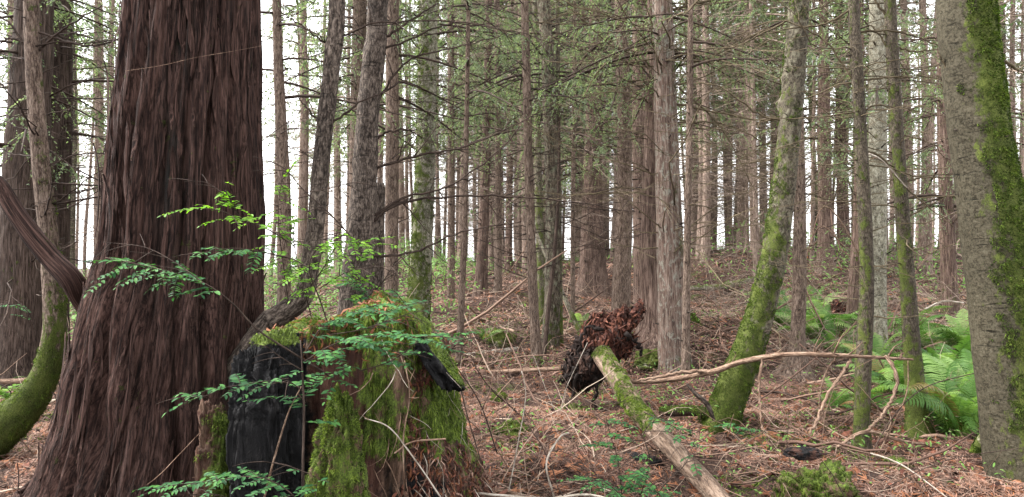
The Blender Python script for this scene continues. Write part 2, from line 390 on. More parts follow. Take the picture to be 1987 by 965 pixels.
la = Acc()
for (n, d0, d1, l0, l1, w0, w1) in ((260000, 3.0, 8.5, .018, .07, .0022, .007), (100000, 8.5, 18, .04, .14, .008, .022), (34000, 18, 46, .08, .30, .02, .05)):
    x, y = scatter_pts(n, d0, d1); z = G(x, y)
    pn = fbm(np.stack([x, y, x * 0], 1) * 1.1, 77, 2); kp = (fbm(np.stack([x, y, x * 0], 1) * 2.3, 177, 3) > -.08 + RNG.normal(0, .09, n)); x, y, z, pn = x[kp], y[kp], z[kp], pn[kp]; n = len(x)
    ang = RNG.uniform(0, 2 * np.pi, n)
    d = np.stack([np.cos(ang), np.sin(ang), RNG.normal(0, .25, n)], 1); nr = np.stack([RNG.normal(0, .35, n), RNG.normal(-.15, .35, n), np.ones(n)], 1)
    tn = np.clip(RNG.beta(2, 2, n) * .95 + pn * .6, 0, .93); tn[RNG.random(n) < .06] = 1
    flat_pieces(la, np.stack([x, y, z + RNG.uniform(.003, .022, n) * (1 + y / 12)], 1), nr, d, RNG.uniform(l0, l1, n), RNG.uniform(w0, w1, n), tn)
tag(build(la, 'leaf_litter', M['litter'], smooth=False), 'reddish brown litter of dead leaves and bark flakes covering the ground', 'leaf litter', kind='stuff')

mg = Acc()
x, y = scatter_pts(160000, 3.2, 16); q = fbm(np.stack([x, y, x * 0], 1) * 1.3, 401, 4); ok = q > .12; x, y = x[ok], y[ok]; n = len(x)
flat_pieces(mg, np.stack([x, y, G(x, y) + .012], 1), RNG.normal(0, .6, (n, 3)) + [0, 0, 1.], RNG.normal(0, 1, (n, 3)), RNG.uniform(.008, .02, n) * (1 + y / 8), RNG.uniform(.003, .006, n) * (1 + y / 8), np.clip(RNG.normal(.45, .25, n), 0, 1))
tag(build(mg, 'ground_moss', M['mosstuft'], smooth=False), 'patches of green moss growing through the litter', 'moss', kind='stuff')

def wander(P0, dirv, L, n, bend=.25, seed=None, up=0.0):
    """K wandering paths of n points"""
    K = len(P0); st = (L / (n - 1))[:, None]; d = nrm(dirv); out = [P0]
    k = RNG.normal(0, bend, (K, 3)) ; k[:, 2] *= .6
    for i in range(n - 1):
        d = nrm(d + k / (n - 1) * 2 + RNG.normal(0, bend * .35, (K, 3)) + np.array([0, 0, up / (n - 1)])); out.append(out[-1] + d * st)
    return np.stack(out, 1)

ta = Acc()
for (n, d0, d1, l0, l1, r) in ((6500, 3.2, 9, .08, .5, .0024), (1000, 3.4, 10, .25, 1.0, .0044), (4200, 9, 20, .25, 1.3, .005), (1800, 20, 40, .6, 2.6, .011), (260, 5, 20, .5, 1.8, .012), (120, 9, 22, .8, 2.8, .02)):
    x, y = scatter_pts(n, d0, d1); z = G(x, y)
    ang = RNG.uniform(0, 2 * np.pi, n); dv = np.stack([np.cos(ang), np.sin(ang), RNG.normal(.08, .16, n)], 1)
    L = RNG.uniform(l0, l1, n); P = wander(np.stack([x, y, z + .012], 1), dv, L, 6, .6)
    P[:, :, 2] = np.maximum(P[:, :, 2], G(P[:, :, 0], P[:, :, 1], False) + .01)
    rr = RNG.uniform(.6, 1.5, n) * r
    tubes(ta, P, rr[:, None] * np.linspace(1, .35, 6)[None], 4, RNG.random(n))
twm = tint_mat('fallen_twig', [(0, (.022, .013, .009)), (.4, (.09, .052, .038)), (.8, (.20, .13, .095)), (1, (.34, .27, .21))], .8, 0, .2)
tag(build(ta, 'fallen_twigs', twm), 'thin dry twigs scattered all over the leaf litter', 'twigs', kind='stuff')

ca_ = Acc()
x, y = scatter_pts(2600, 3.2, 13); n = len(x); a0 = RNG.uniform(0, 6.28, n)
flat_pieces(ca_, np.stack([x, y, G(x, y) + .02], 1), np.stack([RNG.normal(0, .6, n), RNG.normal(-.2, .6, n), np.ones(n)], 1), np.stack([np.cos(a0), np.sin(a0), RNG.normal(0, .3, n)], 1), RNG.uniform(.03, .13, n), RNG.uniform(.012, .04, n), RNG.random(n), .2)
tag(build(ca_, 'bark_crumbs', M['chip'], smooth=False), 'dark red-brown crumbs of rotten bark in the litter', 'bark crumbs', kind='stuff')
# fallen cedar fronds: flat orange sprays of the near ground
oa = Acc()
def frond_debris(acc, P, ang, size, tilt=None):
    K = len(P); t = RNG.random(K)
    for j in range(-4, 5):
        a = ang + j * .17; off = abs(j) * .06
        L = size * (1 - abs(j) * .12)
        d = np.stack([np.cos(a), np.sin(a), RNG.normal(0, .15, K)], 1)
        if tilt is not None: d = nrm(d * np.array([1, 1, .4]) + tilt)
        base = P + np.stack([np.cos(ang), np.sin(ang), ang * 0], 1) * (off * size)[:, None]
        flat_pieces(acc, base + d * (L / 2)[:, None], np.tile([0., -.3, 1.], (K, 1)) + RNG.normal(0, .2, (K, 3)), d, L, L * .11, np.clip(t + RNG.normal(0, .12, K), 0, 1), .08)
x, y = scatter_pts(2600, 3.2, 7.5); frond_debris(oa, np.stack([x, y, G(x, y) + .02], 1), RNG.uniform(0, 6.3, 2600), RNG.uniform(.04, .12, 2600))
tag(build(oa, 'fallen_cedar_fronds', M['orange'], smooth=False), 'orange dead cedar fronds strewn over the near ground', 'dead fronds', kind='stuff')

# ------------------------------------------------------------------ trunks
def trunk_mesh(P, seg, sides, seed=0, rough=.05, flute=.0, flare=0.0, flare_h=.35, knots=0, moss=(0, 0, 0, 0), mdir=(1, 0, 0), zg=None, grooves=(), seedax=None, lobes=5, band=0.0):
    """P rows: x,y,z,r from the base up"""
    S, q = resample(P, seg); C = S[:, :3]; R = S[:, 3]
    T = np.gradient(C, axis=0); T = nrm(T)
    if seedax is None: seedax = (1, 0, 0) if abs(T[:, 0]).max() < .8 else (0, 1, 0)
    e = np.array(seedax, float); n1 = nrm(e - (T @ e)[:, None] * T); n2 = np.cross(T, n1)
    a = np.arange(sides) / sides * 2 * np.pi; ca, sa = np.cos(a)[None], np.sin(a)[None]
    h = q[:, None] + 0 * ca; rr = R[:, None]
    hz = (C[:, 2] - (zg if zg is not None else C[0, 2]))[:, None]
    tcx = ca * rr; tcy = sa * rr
    U = np.stack([ca * 1.5 + 0 * h, sa * 1.5 + 0 * h, h * .6], -1)
    disp = flute * fbm(U * 1.3, seed, 2) + rough * fbm(np.stack([tcx * 18, tcy * 18, h * 7], -1), seed + 5, 3)
    if band: disp = disp + band * np.abs(vnoise(np.stack([tcx * 4, tcy * 4, h * 9], -1), seed + 40)) ** 2
    if flare:
        lob = .45 + .55 * (.5 + .5 * np.cos(lobes * np.arctan2(sa, ca) + seed + .8 * vnoise(U, seed + 2))) + .3 * vnoise(U * 1.2, seed + 3)
        disp = disp + flare * np.exp(-np.clip(hz, -.1, 9) / flare_h) * lob
    ang = np.arctan2(sa, ca) + 0 * h
    for (ga_, wid, dep, h0, h1) in grooves:
        da = np.abs((ang - ga_ + .12 * np.sin(h * 1.7 + seed) + np.pi) % (2 * np.pi) - np.pi)
        disp = disp - .75 * dep * np.exp(-(da / wid) ** 2) * sstep(h0 - .3, h0 + .2, h) * (1 - sstep(h1 - .2, h1 + .5, h))
    rad = rr * (1 + disp)
    for k in range(knots):
        rk = np.random.default_rng(seed * 31 + k); kh = rk.uniform(.1, .95) * q[-1]; ka = rk.uniform(-np.pi, np.pi)
        da = np.abs((ang - ka + np.pi) % (2 * np.pi) - np.pi) * rr; rad = rad + rr * .22 * np.exp(-(da / (rr * .35)) ** 2 - ((h - kh) / (rr * .4)) ** 2)
    rv = n1[:, None] * ca[..., None] + n2[:, None] * sa[..., None]
    V = C[:, None] + rv * rad[..., None]
    m_all, m_side, m_low, m_hl = moss
    md = nrm(np.array(mdir, float))
    mo = m_all + m_side * np.clip((rv @ md) * 1.3, -1, 1) + m_low * np.exp(-np.clip(hz, 0, 99) / max(m_hl, .01)) + 0 * h
    mo = np.clip(mo, -.6, 1.3)
    idx = np.arange(seg * sides).reshape(seg, sides); nx = np.roll(idx, -1, 1)
    Q = np.stack([idx[:-1], nx[:-1], nx[1:], idx[1:]], -1).reshape(-1, 4)
    acc = Acc(); acc.add(V.reshape(-1, 3), Q, tc=np.stack([tcx + 0 * h, tcy + 0 * h, h + seed * 3.1], -1).reshape(-1, 3), moss=mo.ravel(), tint=0 * mo.ravel())
    # end caps
    for ring, fl in ((seg - 1, 1), (0, -1)):
        c0 = acc.n; rim = V[ring]; base = ring * sides
        tri = [(c0, base + (i if fl > 0 else (i + 1) % sides), base + ((i + 1) % sides if fl > 0 else i)) for i in range(sides)]
        acc.V.append(rim.mean(0)[None]); acc.T.append(np.array(tri)); acc.n += 1
        acc.A['tc'].append(np.array([[0, 0, h[ring, 0]]])); acc.A['moss'].append(np.zeros(1)); acc.A['tint'].append(np.zeros(1))
    acc.info = dict(C=C, R=R, V=V, rv=rv, moss=mo, q=q, n1=n1, n2=n2, ang=a)
    return acc

def moss_tufts(name, V, Nn, W, n, L, parent, mat=None, hang=.35, seed=0, wid=.16, thr=.40, noise_s=9, amp=.8, tmul=1.0):
    """moss as short blades standing on (and hanging from) a grid of surface points (a,b,3)"""
    rg = np.random.default_rng(seed + 11); a, b = W.shape
    i = rg.integers(0, a - 1, n * 4); j = rg.integers(0, b, n * 4); j2 = (j + 1) % b; s, t_ = rg.random(n * 4)[:, None], rg.random(n * 4)[:, None]
    P = (V[i, j] * (1 - s) + V[i + 1, j] * s) * (1 - t_) + (V[i, j2] * (1 - s) + V[i + 1, j2] * s) * t_
    ar = np.linalg.norm(V[i + 1, j] - V[i, j], axis=1) * np.linalg.norm(V[i, j2] - V[i, j], axis=1)
    w_ = W[i, j] + amp * fbm(P * noise_s, seed + 60, 3)
    ok = (w_ > thr) & (rg.random(n * 4) < ar / np.quantile(ar, .97))
    P = P[ok][:n]; nn = nrm(Nn[i, j][ok][:n]); K = len(P)
    if K == 0: return None
    cl = fbm(P * 28, seed + 80, 2)
    d = nrm(nn + rg.normal(0, .45, (K, 3)) + np.array([0, 0, -hang]))
    l = (L * rg.uniform(.5, 1.4, K) * (1 + cl * 1.2))[:, None]; sd_ = nrm(np.cross(d, rg.normal(0, 1, (K, 3))))
    tip = P + d * l + np.array([0, 0, -1]) * l * hang * .8; mid = P + d * l * .55
    wd = l * wid
    Vv = np.stack([P - nn * .002 - sd_ * wd, P - nn * .002 + sd_ * wd, mid + sd_ * wd * .8, tip, mid - sd_ * wd * .8], 1)
    k = np.arange(K)[:, None] * 5
    acc = Acc(); tn = np.clip(.42 + cl * 1.1 + rg.normal(0, .22, K), 0, 1) * tmul
    acc.add(Vv.reshape(-1, 3), k + np.array([0, 1, 2, 4]), k + np.array([4, 2, 3]), tint=np.repeat(tn, 5))
    o = build(acc, name, mat or M['mosstuft'], parent, smooth=False)
    o.location = -parent_loc(parent); o['kind'] = 'stuff'
    return o

def branch_acc(start, dirv, L, r, seed, twigs=9, S=10, droop=.25, rise=.15, sub=.35, acc=None, sides=5, tw_s=4, wob=.12):
    """one dead branch with its side twigs (start (K,3) arrays allowed)"""
    rg = np.random.default_rng(seed); start = np.atleast_2d(start); K = len(start); dirv = nrm(np.atleast_2d(dirv)); L = np.atleast_1d(L) * np.ones(K); r = np.atleast_1d(r) * np.ones(K)
    t = np.linspace(0, 1, S)[None, :, None]; side = nrm(np.cross(dirv, [0, 0, 1.]) + 1e-6)[:, None]
    w1, w2, p1, p2 = (rg.normal(0, wob, (K, 1, 1)), rg.normal(0, wob * .7, (K, 1, 1)), rg.uniform(2, 5, (K, 1, 1)), rg.uniform(0, 6, (K, 1, 1)))
    dr = rg.normal(1, .5, (K, 1, 1)) * droop
    P = start[:, None] + L[:, None, None] * (dirv[:, None] * t + side * (w1 * t ** 2 + .02 * np.sin(t * p1 * 3 + p2)) + np.array([0, 0, 1.]) * (-dr * t ** 1.6 + rise * t ** 3 + w2 * .4 * np.sin(t * p1)))
    P = P + rg.normal(0, .008, P.shape) * L[:, None, None] * (t > 0)
    R = r[:, None] * (1 - .82 * t[0, :, 0][None])
    acc = acc or Acc(); tubes(acc, P, R, sides, rg.random(K))
    if twigs:
        k = np.repeat(np.arange(K), twigs); f = rg.uniform(.15, .97, len(k)); fi = f * (S - 1); i0 = fi.astype(int); fr = (fi - i0)[:, None]
        b0 = P[k, i0] * (1 - fr) + P[k, np.minimum(i0 + 1, S - 1)] * fr; tg = nrm(P[k, np.minimum(i0 + 1, S - 1)] - P[k, i0])
        sg = np.where(rg.random(len(k)) < .5, -1, 1)[:, None]
        d = nrm(tg * rg.uniform(.3, 1, len(k))[:, None] + side[k, 0] * sg * rg.uniform(.4, 1, len(k))[:, None] + np.array([0, 0, 1]) * rg.normal(-.1, .4, len(k))[:, None])
        l = L[k] * sub * rg.uniform(.3, 1, len(k)) * (1.1 - f * .6)
        tt = np.linspace(0, 1, tw_s)[None, :, None]
        TP = b0[:, None] + l[:, None, None] * (d[:, None] * tt + rg.normal(0, .22, (len(k), 1, 3)) * tt ** 2 - np.array([0, 0, .15]) * tt ** 2)
        tubes(acc, TP, (r[k] * .38 * (1.1 - f * .6))[:, None] * np.linspace(1, .4, tw_s)[None], 3, rg.random(len(k)))
    return acc

TREES = {}
def tree(key, pts, mat, label, cat='tree', name='conifer_tree', d=None, base=None, top=2.2, seg=None, sides=28, auto=None, twig=None, tufts=0, group=None, lean_d=0.0, crown=None, branches=(), sub_base=.15, wscale=1.0, stubs=9, tuftl=.0085, **kw):
    """pts: (u,v,width) photo pixels from the base up; stands at distance d (or where its base pixel meets the ground)"""
    if d is None: d = on_ground(*(base or pts[0][:2]))
    if twig is None: twig = 'twig' if pts[-1][0] < 1240 else 'tantwig'
    P = []
    for k, p in enumerate(pts):
        dd = d + (p[3] if len(p) > 3 else lean_d * (pts[0][1] - p[1]) / 800)
        c = px(p[0], p[1], dd); P.append([*c, p[2] * wscale / 2 * dd / F])
    P = np.array(P); zg = Gf(P[0][0], P[0][1])
    dirb = nrm(P[0][:3] - P[1][:3])
    if P[0][2] > zg - sub_base:                         # run on down into the ground
        k = min((P[0][2] - (zg - sub_base)) / max(.15, -dirb[2]), 1.2); ex = P[0].copy(); ex[:3] += dirb * k; ex[2] = min(ex[2], zg - sub_base * .7); ex[3] *= 1.02; P = np.vstack([ex, P])
    dirt = nrm(P[-1][:3] - P[-2][:3]) * np.array([.5, .5, 1]); ex = P[-1].copy(); ex[:3] += nrm(dirt) * top; ex[3] *= .86; P = np.vstack([P, ex])
    root = thing(name, (P[0][0], P[0][1], zg), label, cat, group)
    kw.setdefault('flare', .28); kw.setdefault('flare_h', .13)
    H = np.linalg.norm(np.diff(P[:, :3], axis=0), axis=1).sum()
    sd_ = sum(ord(c) * (i + 3) for i, c in enumerate(key)) % 997
    acc = trunk_mesh(P, seg or int(H * 26), sides, seed=sd_, zg=zg, **kw); info = acc.info
    tr = build(acc, 'trunk', M[mat], root, origin=(P[0][0], P[0][1], zg))
    if tufts: moss_tufts('moss', info['V'], info['rv'], info['moss'], tufts, tuftl * max(d, 4) / 5, root, seed=sd_, hang=.3, tmul=.75)
    TREES[key] = (root, info, d, zg)
    if auto:
        n, z0, z1, L0, L1, r = auto; n = int(n * 2.3); L1 *= 1.6; rg = np.random.default_rng(sd_)
        for b in range(n):
            z = rg.uniform(z0, z1); i = int(np.argmin(np.abs(info['C'][:, 2] - z))); az = rg.uniform(0, 2 * np.pi)
            dv = np.array([math.cos(az), math.sin(az) * .7, rg.normal(.12, .15)])
            L = rg.uniform(L0, L1) * (1 if rg.random() < .7 else .35)
            a = branch_acc(info['C'][i] + nrm(dv) * info['R'][i] * .6, dv, L, r * rg.uniform(.6, 1.3), sd_ * 7 + b, twigs=int(5 + L * 5), droop=rg.uniform(-.1, .4), rise=rg.uniform(0, .35))
            build(a, 'branch', M[twig], root, origin=info['C'][i])
    if stubs:
        rg = np.random.default_rng(sd_ + 5); ns = int(stubs * H); ii = rg.integers(4, len(info['C']) - 4, ns); jj = rg.integers(0, sides, ns); pp = info['V'][ii, jj]; rvv = info['rv'][ii, jj]
        Ls = rg.uniform(.015, .07, ns) * np.clip(d / 7, .7, 2); tq = np.linspace(0, 1, 3)[None, :, None]; r0 = rg.uniform(.004, .009, ns) * np.clip(d / 7, .8, 2)
        sa_ = Acc(); tubes(sa_, (pp - rvv * .01)[:, None] + Ls[:, None, None] * tq * (rvv + rg.normal(0, .25, (ns, 3)) + np.array([0, 0, .2]))[:, None], r0[:, None] * np.array([1.3, .8, .5])[None], 5)
        build(sa_, 'branch_stubs', M['grey'], root, origin=(P[0][0], P[0][1], zg))['kind'] = 'stuff'
    for bi, bp in enumerate(branches):                   # branches seen in the photograph: (points, width px, twigs)
        pl, wpx, ntw = bp
        Q = np.array([[*px(u, v, d + (rest[0] if rest else 0)), wpx / 2 * d / F] for (u, v, *rest) in pl]); Q[:, 3] *= np.linspace(1, .35, len(Q))
        S, q = resample(Q, 22); rg = np.random.default_rng(sd_ + 100 + bi)
        a = Acc(); Sj = S[:, :3] + rg.normal(0, .004, (22, 3)); tubes(a, Sj, S[:, 3], 6, [rg.random()])
        if ntw:
            ii = rg.integers(3, 21, ntw); tg = nrm(S[np.minimum(ii + 1, 21), :3] - S[ii - 1, :3]); side = nrm(np.cross(tg, [0, 1, 0.]))
            dv = tg * rg.uniform(.4, 1, (ntw, 1)) + side * rg.choice([-1, 1], (ntw, 1)) * rg.uniform(.3, 1, (ntw, 1)) + rg.normal(0, .3, (ntw, 3))
            branch_acc(S[ii, :3], dv, rg.uniform(.1, .34, ntw) * q[-1] * .8, S[ii, 3] * .5 + .001, sd_ + bi, twigs=4, S=6, droop=.2, acc=a, sides=4, sub=.4)
        build(a, 'branch', M[twig], root, origin=S[0, :3])
    return root

# the great cedar on the left -----------------------------------------------------------------
gc_pts = [(290, 1010, 520), (298, 965, 468), (306, 905, 424), (319, 822, 396), (323, 755, 382), (332, 700, 366), (340, 610, 347), (354, 500, 315), (359, 400, 304), (365, 250, 284), (371, 120, 264), (375, 0, 250)]
GD = 4.55
P = np.array([[*px(u, v, GD), wd / 2 * GD / F * .92] for u, v, wd in gc_pts]); P = np.vstack([P, [*px(380, -260, GD), 225 / 2 * GD / F], [*px(384, -900, GD), 170 / 2 * GD / F]])
zg = Gf(P[0][0], P[0][1])
ext = P[0].copy(); ext[2] -= .35; ext[3] *= 1.1; P = np.vstack([ext, P])
root = thing('cedar_tree', (P[0][0], P[0][1], zg), 'massive old red cedar with shaggy furrowed dark bark, by far the thickest trunk', 'tree')
def th(f): return -math.acos(max(-1, min(1, f)))
acc = trunk_mesh(P, 430, 420, seed=4, rough=.0, flute=.06, flare=.0, flare_h=.4, lobes=6, zg=zg, seedax=(1, 0, 0),
                 grooves=[(th(-.30), .08, .26, .8, 6), (th(.20), .16, .24, 1.0, 6), (th(.47), .06, .20, .2, 6), (th(-.62), .07, .18, .5, 6), (th(-.12), .09, .30, -.2, .85), (th(.70), .05, .22, .2, 6), (th(-.45), .05, .16, -.2, 1.2), (th(.88), .06, .14, .5, 6), (th(-.82), .05, .12, .3, 6), (th(-.02), .035, .07, .9, 6)])
I = acc.info; V = I['V']; hh = I['q'][:, None] + 0 * V[..., 0]; A_ = I['ang'][None] + 0 * hh; rr = I['R'][:, None] + 0 * hh
w1 = .10 * fbm(np.stack([np.cos(A_) * 3, np.sin(A_) * 3, hh * 1.1], -1), 91, 2)
fib = ridge(np.stack([np.cos(A_ + w1) * 13, np.sin(A_ + w1) * 13, hh * .28], -1), 21, 3)
fine = ridge(np.stack([np.cos(A_ + w1) * 40, np.sin(A_ + w1) * 40, hh * 1.1], -1), 33, 2)
plate = fbm(np.stack([np.cos(A_) * 7, np.sin(A_) * 7, hh * .9], -1), 55, 3)
V += I['rv'] * (.025 * fib + .010 * fine + .011 * np.sign(plate) * np.abs(plate) ** .5)[..., None]
acc.V[0] = V.reshape(-1, 3)
xs_ = V[..., 0] / V[..., 1] * F + CX; front_ = (A_ > np.pi)
st_ = (1.0 * np.exp(-((np.cos(A_) - .23 - .05 * np.sin(hh * 2)) / .16) ** 2) * sstep(1.3, 2.2, hh) + .5 * np.exp(-((np.cos(A_) + .12) / .06) ** 2) * (1 - sstep(.4, 1.1, hh))) * front_  # darker bands along two front grooves, one high, one at the foot
acc.A['dark_band'] = [st_.ravel(), np.zeros(2)]
build(acc, 'trunk', M['cedar'], root, origin=(P[0][0], P[0][1], zg))
# lifted strips of bark
rg = np.random.default_rng(3); strips = []
for k in range(8):
    L = .5 + .0 * k; nn = 9; tt = np.linspace(-1, 1, nn); lift = .018 + .07 * np.abs(tt) ** 2.5 * (rg.random() if True else 1) * (tt > 0) + .03 * np.abs(tt) ** 3 * (tt < 0) * rg.random()
    lat = .02 * np.sin(tt * 2 + k); wd = .016 * (1 - .7 * np.abs(tt) ** 3) * (1 + .3 * rg.normal(size=nn))
    a = Acc(); Vs = np.stack([np.stack([lat - wd, -lift, tt * L / 2], 1), np.stack([lat, -lift - .006, tt * L / 2], 1), np.stack([lat + wd, -lift, tt * L / 2], 1)], 1)
    ii = np.arange(nn * 3).reshape(nn, 3); a.add(Vs.reshape(-1, 3), np.stack([ii[:-1, :-1], ii[:-1, 1:], ii[1:, 1:], ii[1:, :-1]], -1).reshape(-1, 4), tc=Vs.reshape(-1, 3) + k, moss=np.zeros(nn * 3))
    strips.append(a.mesh('bark_strip', M['cedar']))
for k in range(290):
    i = int(rg.integers(12, 330)); j = int(rg.uniform(.5, 1.0) * 420) % 420
    p = V[i, j]; nrm_ = I['rv'][i, j]; zax = nrm(V[min(i + 6, 429), j] - V[i, j]); y_ = -nrm_; x_ = nrm(np.cross(y_, zax)); z_ = np.cross(x_, y_)
    s = rg.uniform(.35, 1.15); mm = Matrix(np.array([[x_[c] * s, y_[c] * s, z_[c] * s * (1 if k % 2 else -1), p[c] - root.location[c]] for c in range(3)] + [[0, 0, 0, 1]]).tolist())
    o = link('bark_strip', strips[k % 8], root); o.matrix_local = mm
# the bare limb rising to the left
Q = np.array([[*px(u, v, GD - .15 * (i > 1)), wd / 2 * GD / F] for i, (u, v, wd) in enumerate([(215, 640, 52), (172, 595, 45), (140, 545, 42), (98, 500, 38), (55, 448, 36), (22, 400, 33), (0, 362, 28), (-30, 330, 24)])])
acc = trunk_mesh(Q, 90, 40, seed=9, rough=.12, flute=.06, seedax=(0, 1, 0)); build(acc, 'limb', M['cedar'], root, origin=Q[0][:3])

# big alder on the right -----------------------------------------------------------------------
tree('bigalder', [(2000, 965, 172), (1993, 910, 160), (1976, 780, 150), (1962, 690, 144), (1948, 580, 137), (1931, 465, 130), (1913, 340, 122), (1898, 250, 117), (1884, 120, 113), (1873, 0, 111)], 'bigalder',
     'thick grey alder at the right edge with bright moss down its right side', name='alder_tree', wscale=.9, d=4.75, sides=90, seg=190, rough=.02, flute=.03, flare=.08, flare_h=.1, moss=(.42, .62, .25, .8), mdir=(1, -.55, 0), tufts=90000, tuftl=.013, knots=0,
     branches=[([(1850, 150), (1835, 130), (1820, 100)], 6, 2), ([(1952, 330), (1960, 250), (1950, 180), (1960, 120)], 5, 4), ([(1950, 120), (1975, 135), (2010, 150)], 7, 3)], band=.05)
# leaning mossy alder
tree('leaner', [(1395, 825, 62), (1420, 760, 60), (1448, 690, 58), (1475, 610, 52), (1497, 520, 50), (1512, 430, 46), (1524, 330, 43), (1535, 220, 42), (1543, 110, 41), (1550, 0, 38)], 'alder',
     'leaning alder bowed to the left at its foot, thick moss on its lower half', name='alder_tree', sides=48, seg=150, rough=.05, flute=.05, flare=.3, flare_h=.15, moss=(.0, .22, .95, 1.3), mdir=(-1, -.3, .2), tufts=40000, knots=8, sub_base=.1,
     branches=[([(1550, 30), (1490, 60), (1430, 90), (1370, 95)], 5, 6), ([(1535, 240), (1470, 220), (1400, 170), (1350, 160)], 5, 6)], band=.08)
# curved mossy tree on the left
tree('curved', [(-45, 870, 86), (0, 832, 80), (48, 790, 66), (86, 730, 50), (104, 660, 42), (106, 590, 40), (99, 500, 36), (88, 400, 33), (76, 280, 31), (66, 140, 29), (60, 0, 27)], 'slender',
     'slim trunk swept in a mossy curve at its foot, left of the old cedar', name='curved_tree', d=5.3, sides=40, seg=150, rough=.06, flute=.05, moss=(-.1, .2, 1.9, .75), mdir=(1, -.3, .4), tufts=40000, seedax=(0, 1, 0), auto=(10, 1.6, 3.6, .5, 1.5, .006),
     branches=[([(75, 160), (30, 60), (-20, 20)], 6, 5), ([(80, 330), (150, 300), (230, 300)], 4, 5), ([(62, 60), (170, 90), (240, 75), (330, 60)], 5, 8), ([(60, 110), (120, 60), (200, 10)], 6, 6), ([(62, 90), (20, 75), (-10, 90)], 6, 3), ([(100, 380), (160, 372), (215, 355)], 4, 3)])
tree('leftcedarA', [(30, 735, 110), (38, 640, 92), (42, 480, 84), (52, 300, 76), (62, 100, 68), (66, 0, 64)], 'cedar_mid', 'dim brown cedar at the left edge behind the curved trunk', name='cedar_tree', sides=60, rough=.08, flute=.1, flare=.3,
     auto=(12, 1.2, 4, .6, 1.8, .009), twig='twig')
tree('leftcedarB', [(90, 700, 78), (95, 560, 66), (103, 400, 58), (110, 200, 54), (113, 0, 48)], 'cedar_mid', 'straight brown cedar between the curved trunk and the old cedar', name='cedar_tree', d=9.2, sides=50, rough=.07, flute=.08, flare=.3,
     auto=(14, 1.4, 4.4, .6, 1.9, .008), twig='twig')

# trees behind the stump ----------------------------------------------------------------------------
tree('leanleft', [(500, 655, 44), (530, 622, 44), (562, 600, 42), (590, 572, 38), (603, 510, 34), (614, 430, 33), (622, 330, 32), (636, 200, 32), (648, 90, 31), (655, 0, 30)], 'grey', 'dark slightly leaning trunk whose foot hooks left over the old stump', name='young_tree', d=4.35, sides=36, seg=150, rough=.09, flute=.06, moss=(-.2, 0, .2, .3), knots=12, seedax=(0, 1, 0),
     branches=[([(650, 100), (600, 60), (540, 20)], 5, 4), ([(628, 245), (600, 215), (580, 190)], 6, 1), ([(640, 245), (690, 205), (740, 180), (795, 150)], 5, 4), ([(655, 72), (740, 45), (860, 42), (1000, 62), (1130, 100)], 4, 8)], band=.1)
tree('darkpost', [(690, 640, 66), (692, 560, 60), (700, 440, 50), (708, 340, 46), (714, 220, 42), (726, 110, 42), (734, 0, 38)], 'grey', 'darkest trunk behind the stump, knobbly, sending long bare branches to the right', name='young_tree', d=5.6, sides=40, seg=150, rough=.12, flute=.1, knots=14, moss=(-.2, 0, .1, .3),
     branches=[([(712, 430), (780, 385), (870, 362), (960, 300), (1010, 245)], 6, 8), ([(712, 425), (790, 392), (900, 380), (1010, 383), (1110, 392), (1230, 412)], 6, 8), ([(725, 330), (800, 305), (880, 290), (960, 262), (1050, 215)], 6, 7),
               ([(730, 270), (760, 255), (812, 252)], 6, 2), ([(740, 80), (790, 45), (850, 5)], 6, 3), ([(735, 100), (790, 80), (860, 50), (960, 45)], 5, 6), ([(712, 440), (760, 400), (800, 385)], 9, 1), ([(716, 500), (800, 490), (900, 450), (1010, 430)], 6, 6), ([(735, 150), (700, 60), (670, 10)], 4, 2), ([(735, 190), (790, 120), (870, 95), (960, 75)], 5, 5)], band=.12)
tree('besidepost', [(728, 640, 34), (730, 520, 32), (734, 380, 26)], 'grey', 'short dark broken snag pressed against the right of the darkest trunk', name='broken_snag', cat='snag', d=5.9, sides=24, rough=.12, top=.1)
tree('redthin', [(550, 620, 26), (552, 500, 25), (552, 380, 24), (546, 250, 22), (540, 120, 19), (537, 0, 17)], 'slender', 'slender red-brown trunk just right of the old cedar', d=8.6, rough=.08, moss=(-.1, 0, .4, .8), auto=(12, 2, 5.4, .4, 1.4, .006))
tree('brownA', [(758, 640, 28), (760, 480, 26), (761, 300, 26), (761, 130, 25), (762, 0, 24)], 'slender', 'upright brown trunk just right of the darkest trunk', d=9.5, rough=.09, moss=(-.1, 0, .6, .6), auto=(16, 1.5, 5.8, .5, 1.7, .007), knots=6)
tree('brownB', [(690, 620, 34), (691, 450, 30), (694, 250, 29), (698, 0, 26)], 'slender', 'rust-coloured trunk half hidden behind the darkest trunk', d=10.5, rough=.1, flute=.1, auto=(12, 1.5, 6, .5, 1.8, .008))
tree('mossalder', [(808, 655, 48), (814, 560, 43), (820, 440, 39), (826, 300, 37), (829, 150, 37), (831, 0, 36)], 'palealder', 'pale upright alder banded with green moss, left of centre', name='alder_tree', sides=40, rough=.06, flute=.05, flare=.3, moss=(.30, .15, .35, 1.2), mdir=(-1, -.4, 0), tufts=22000, knots=9, band=.1,
     auto=(6, 2.5, 5.5, .4, 1.2, .006))

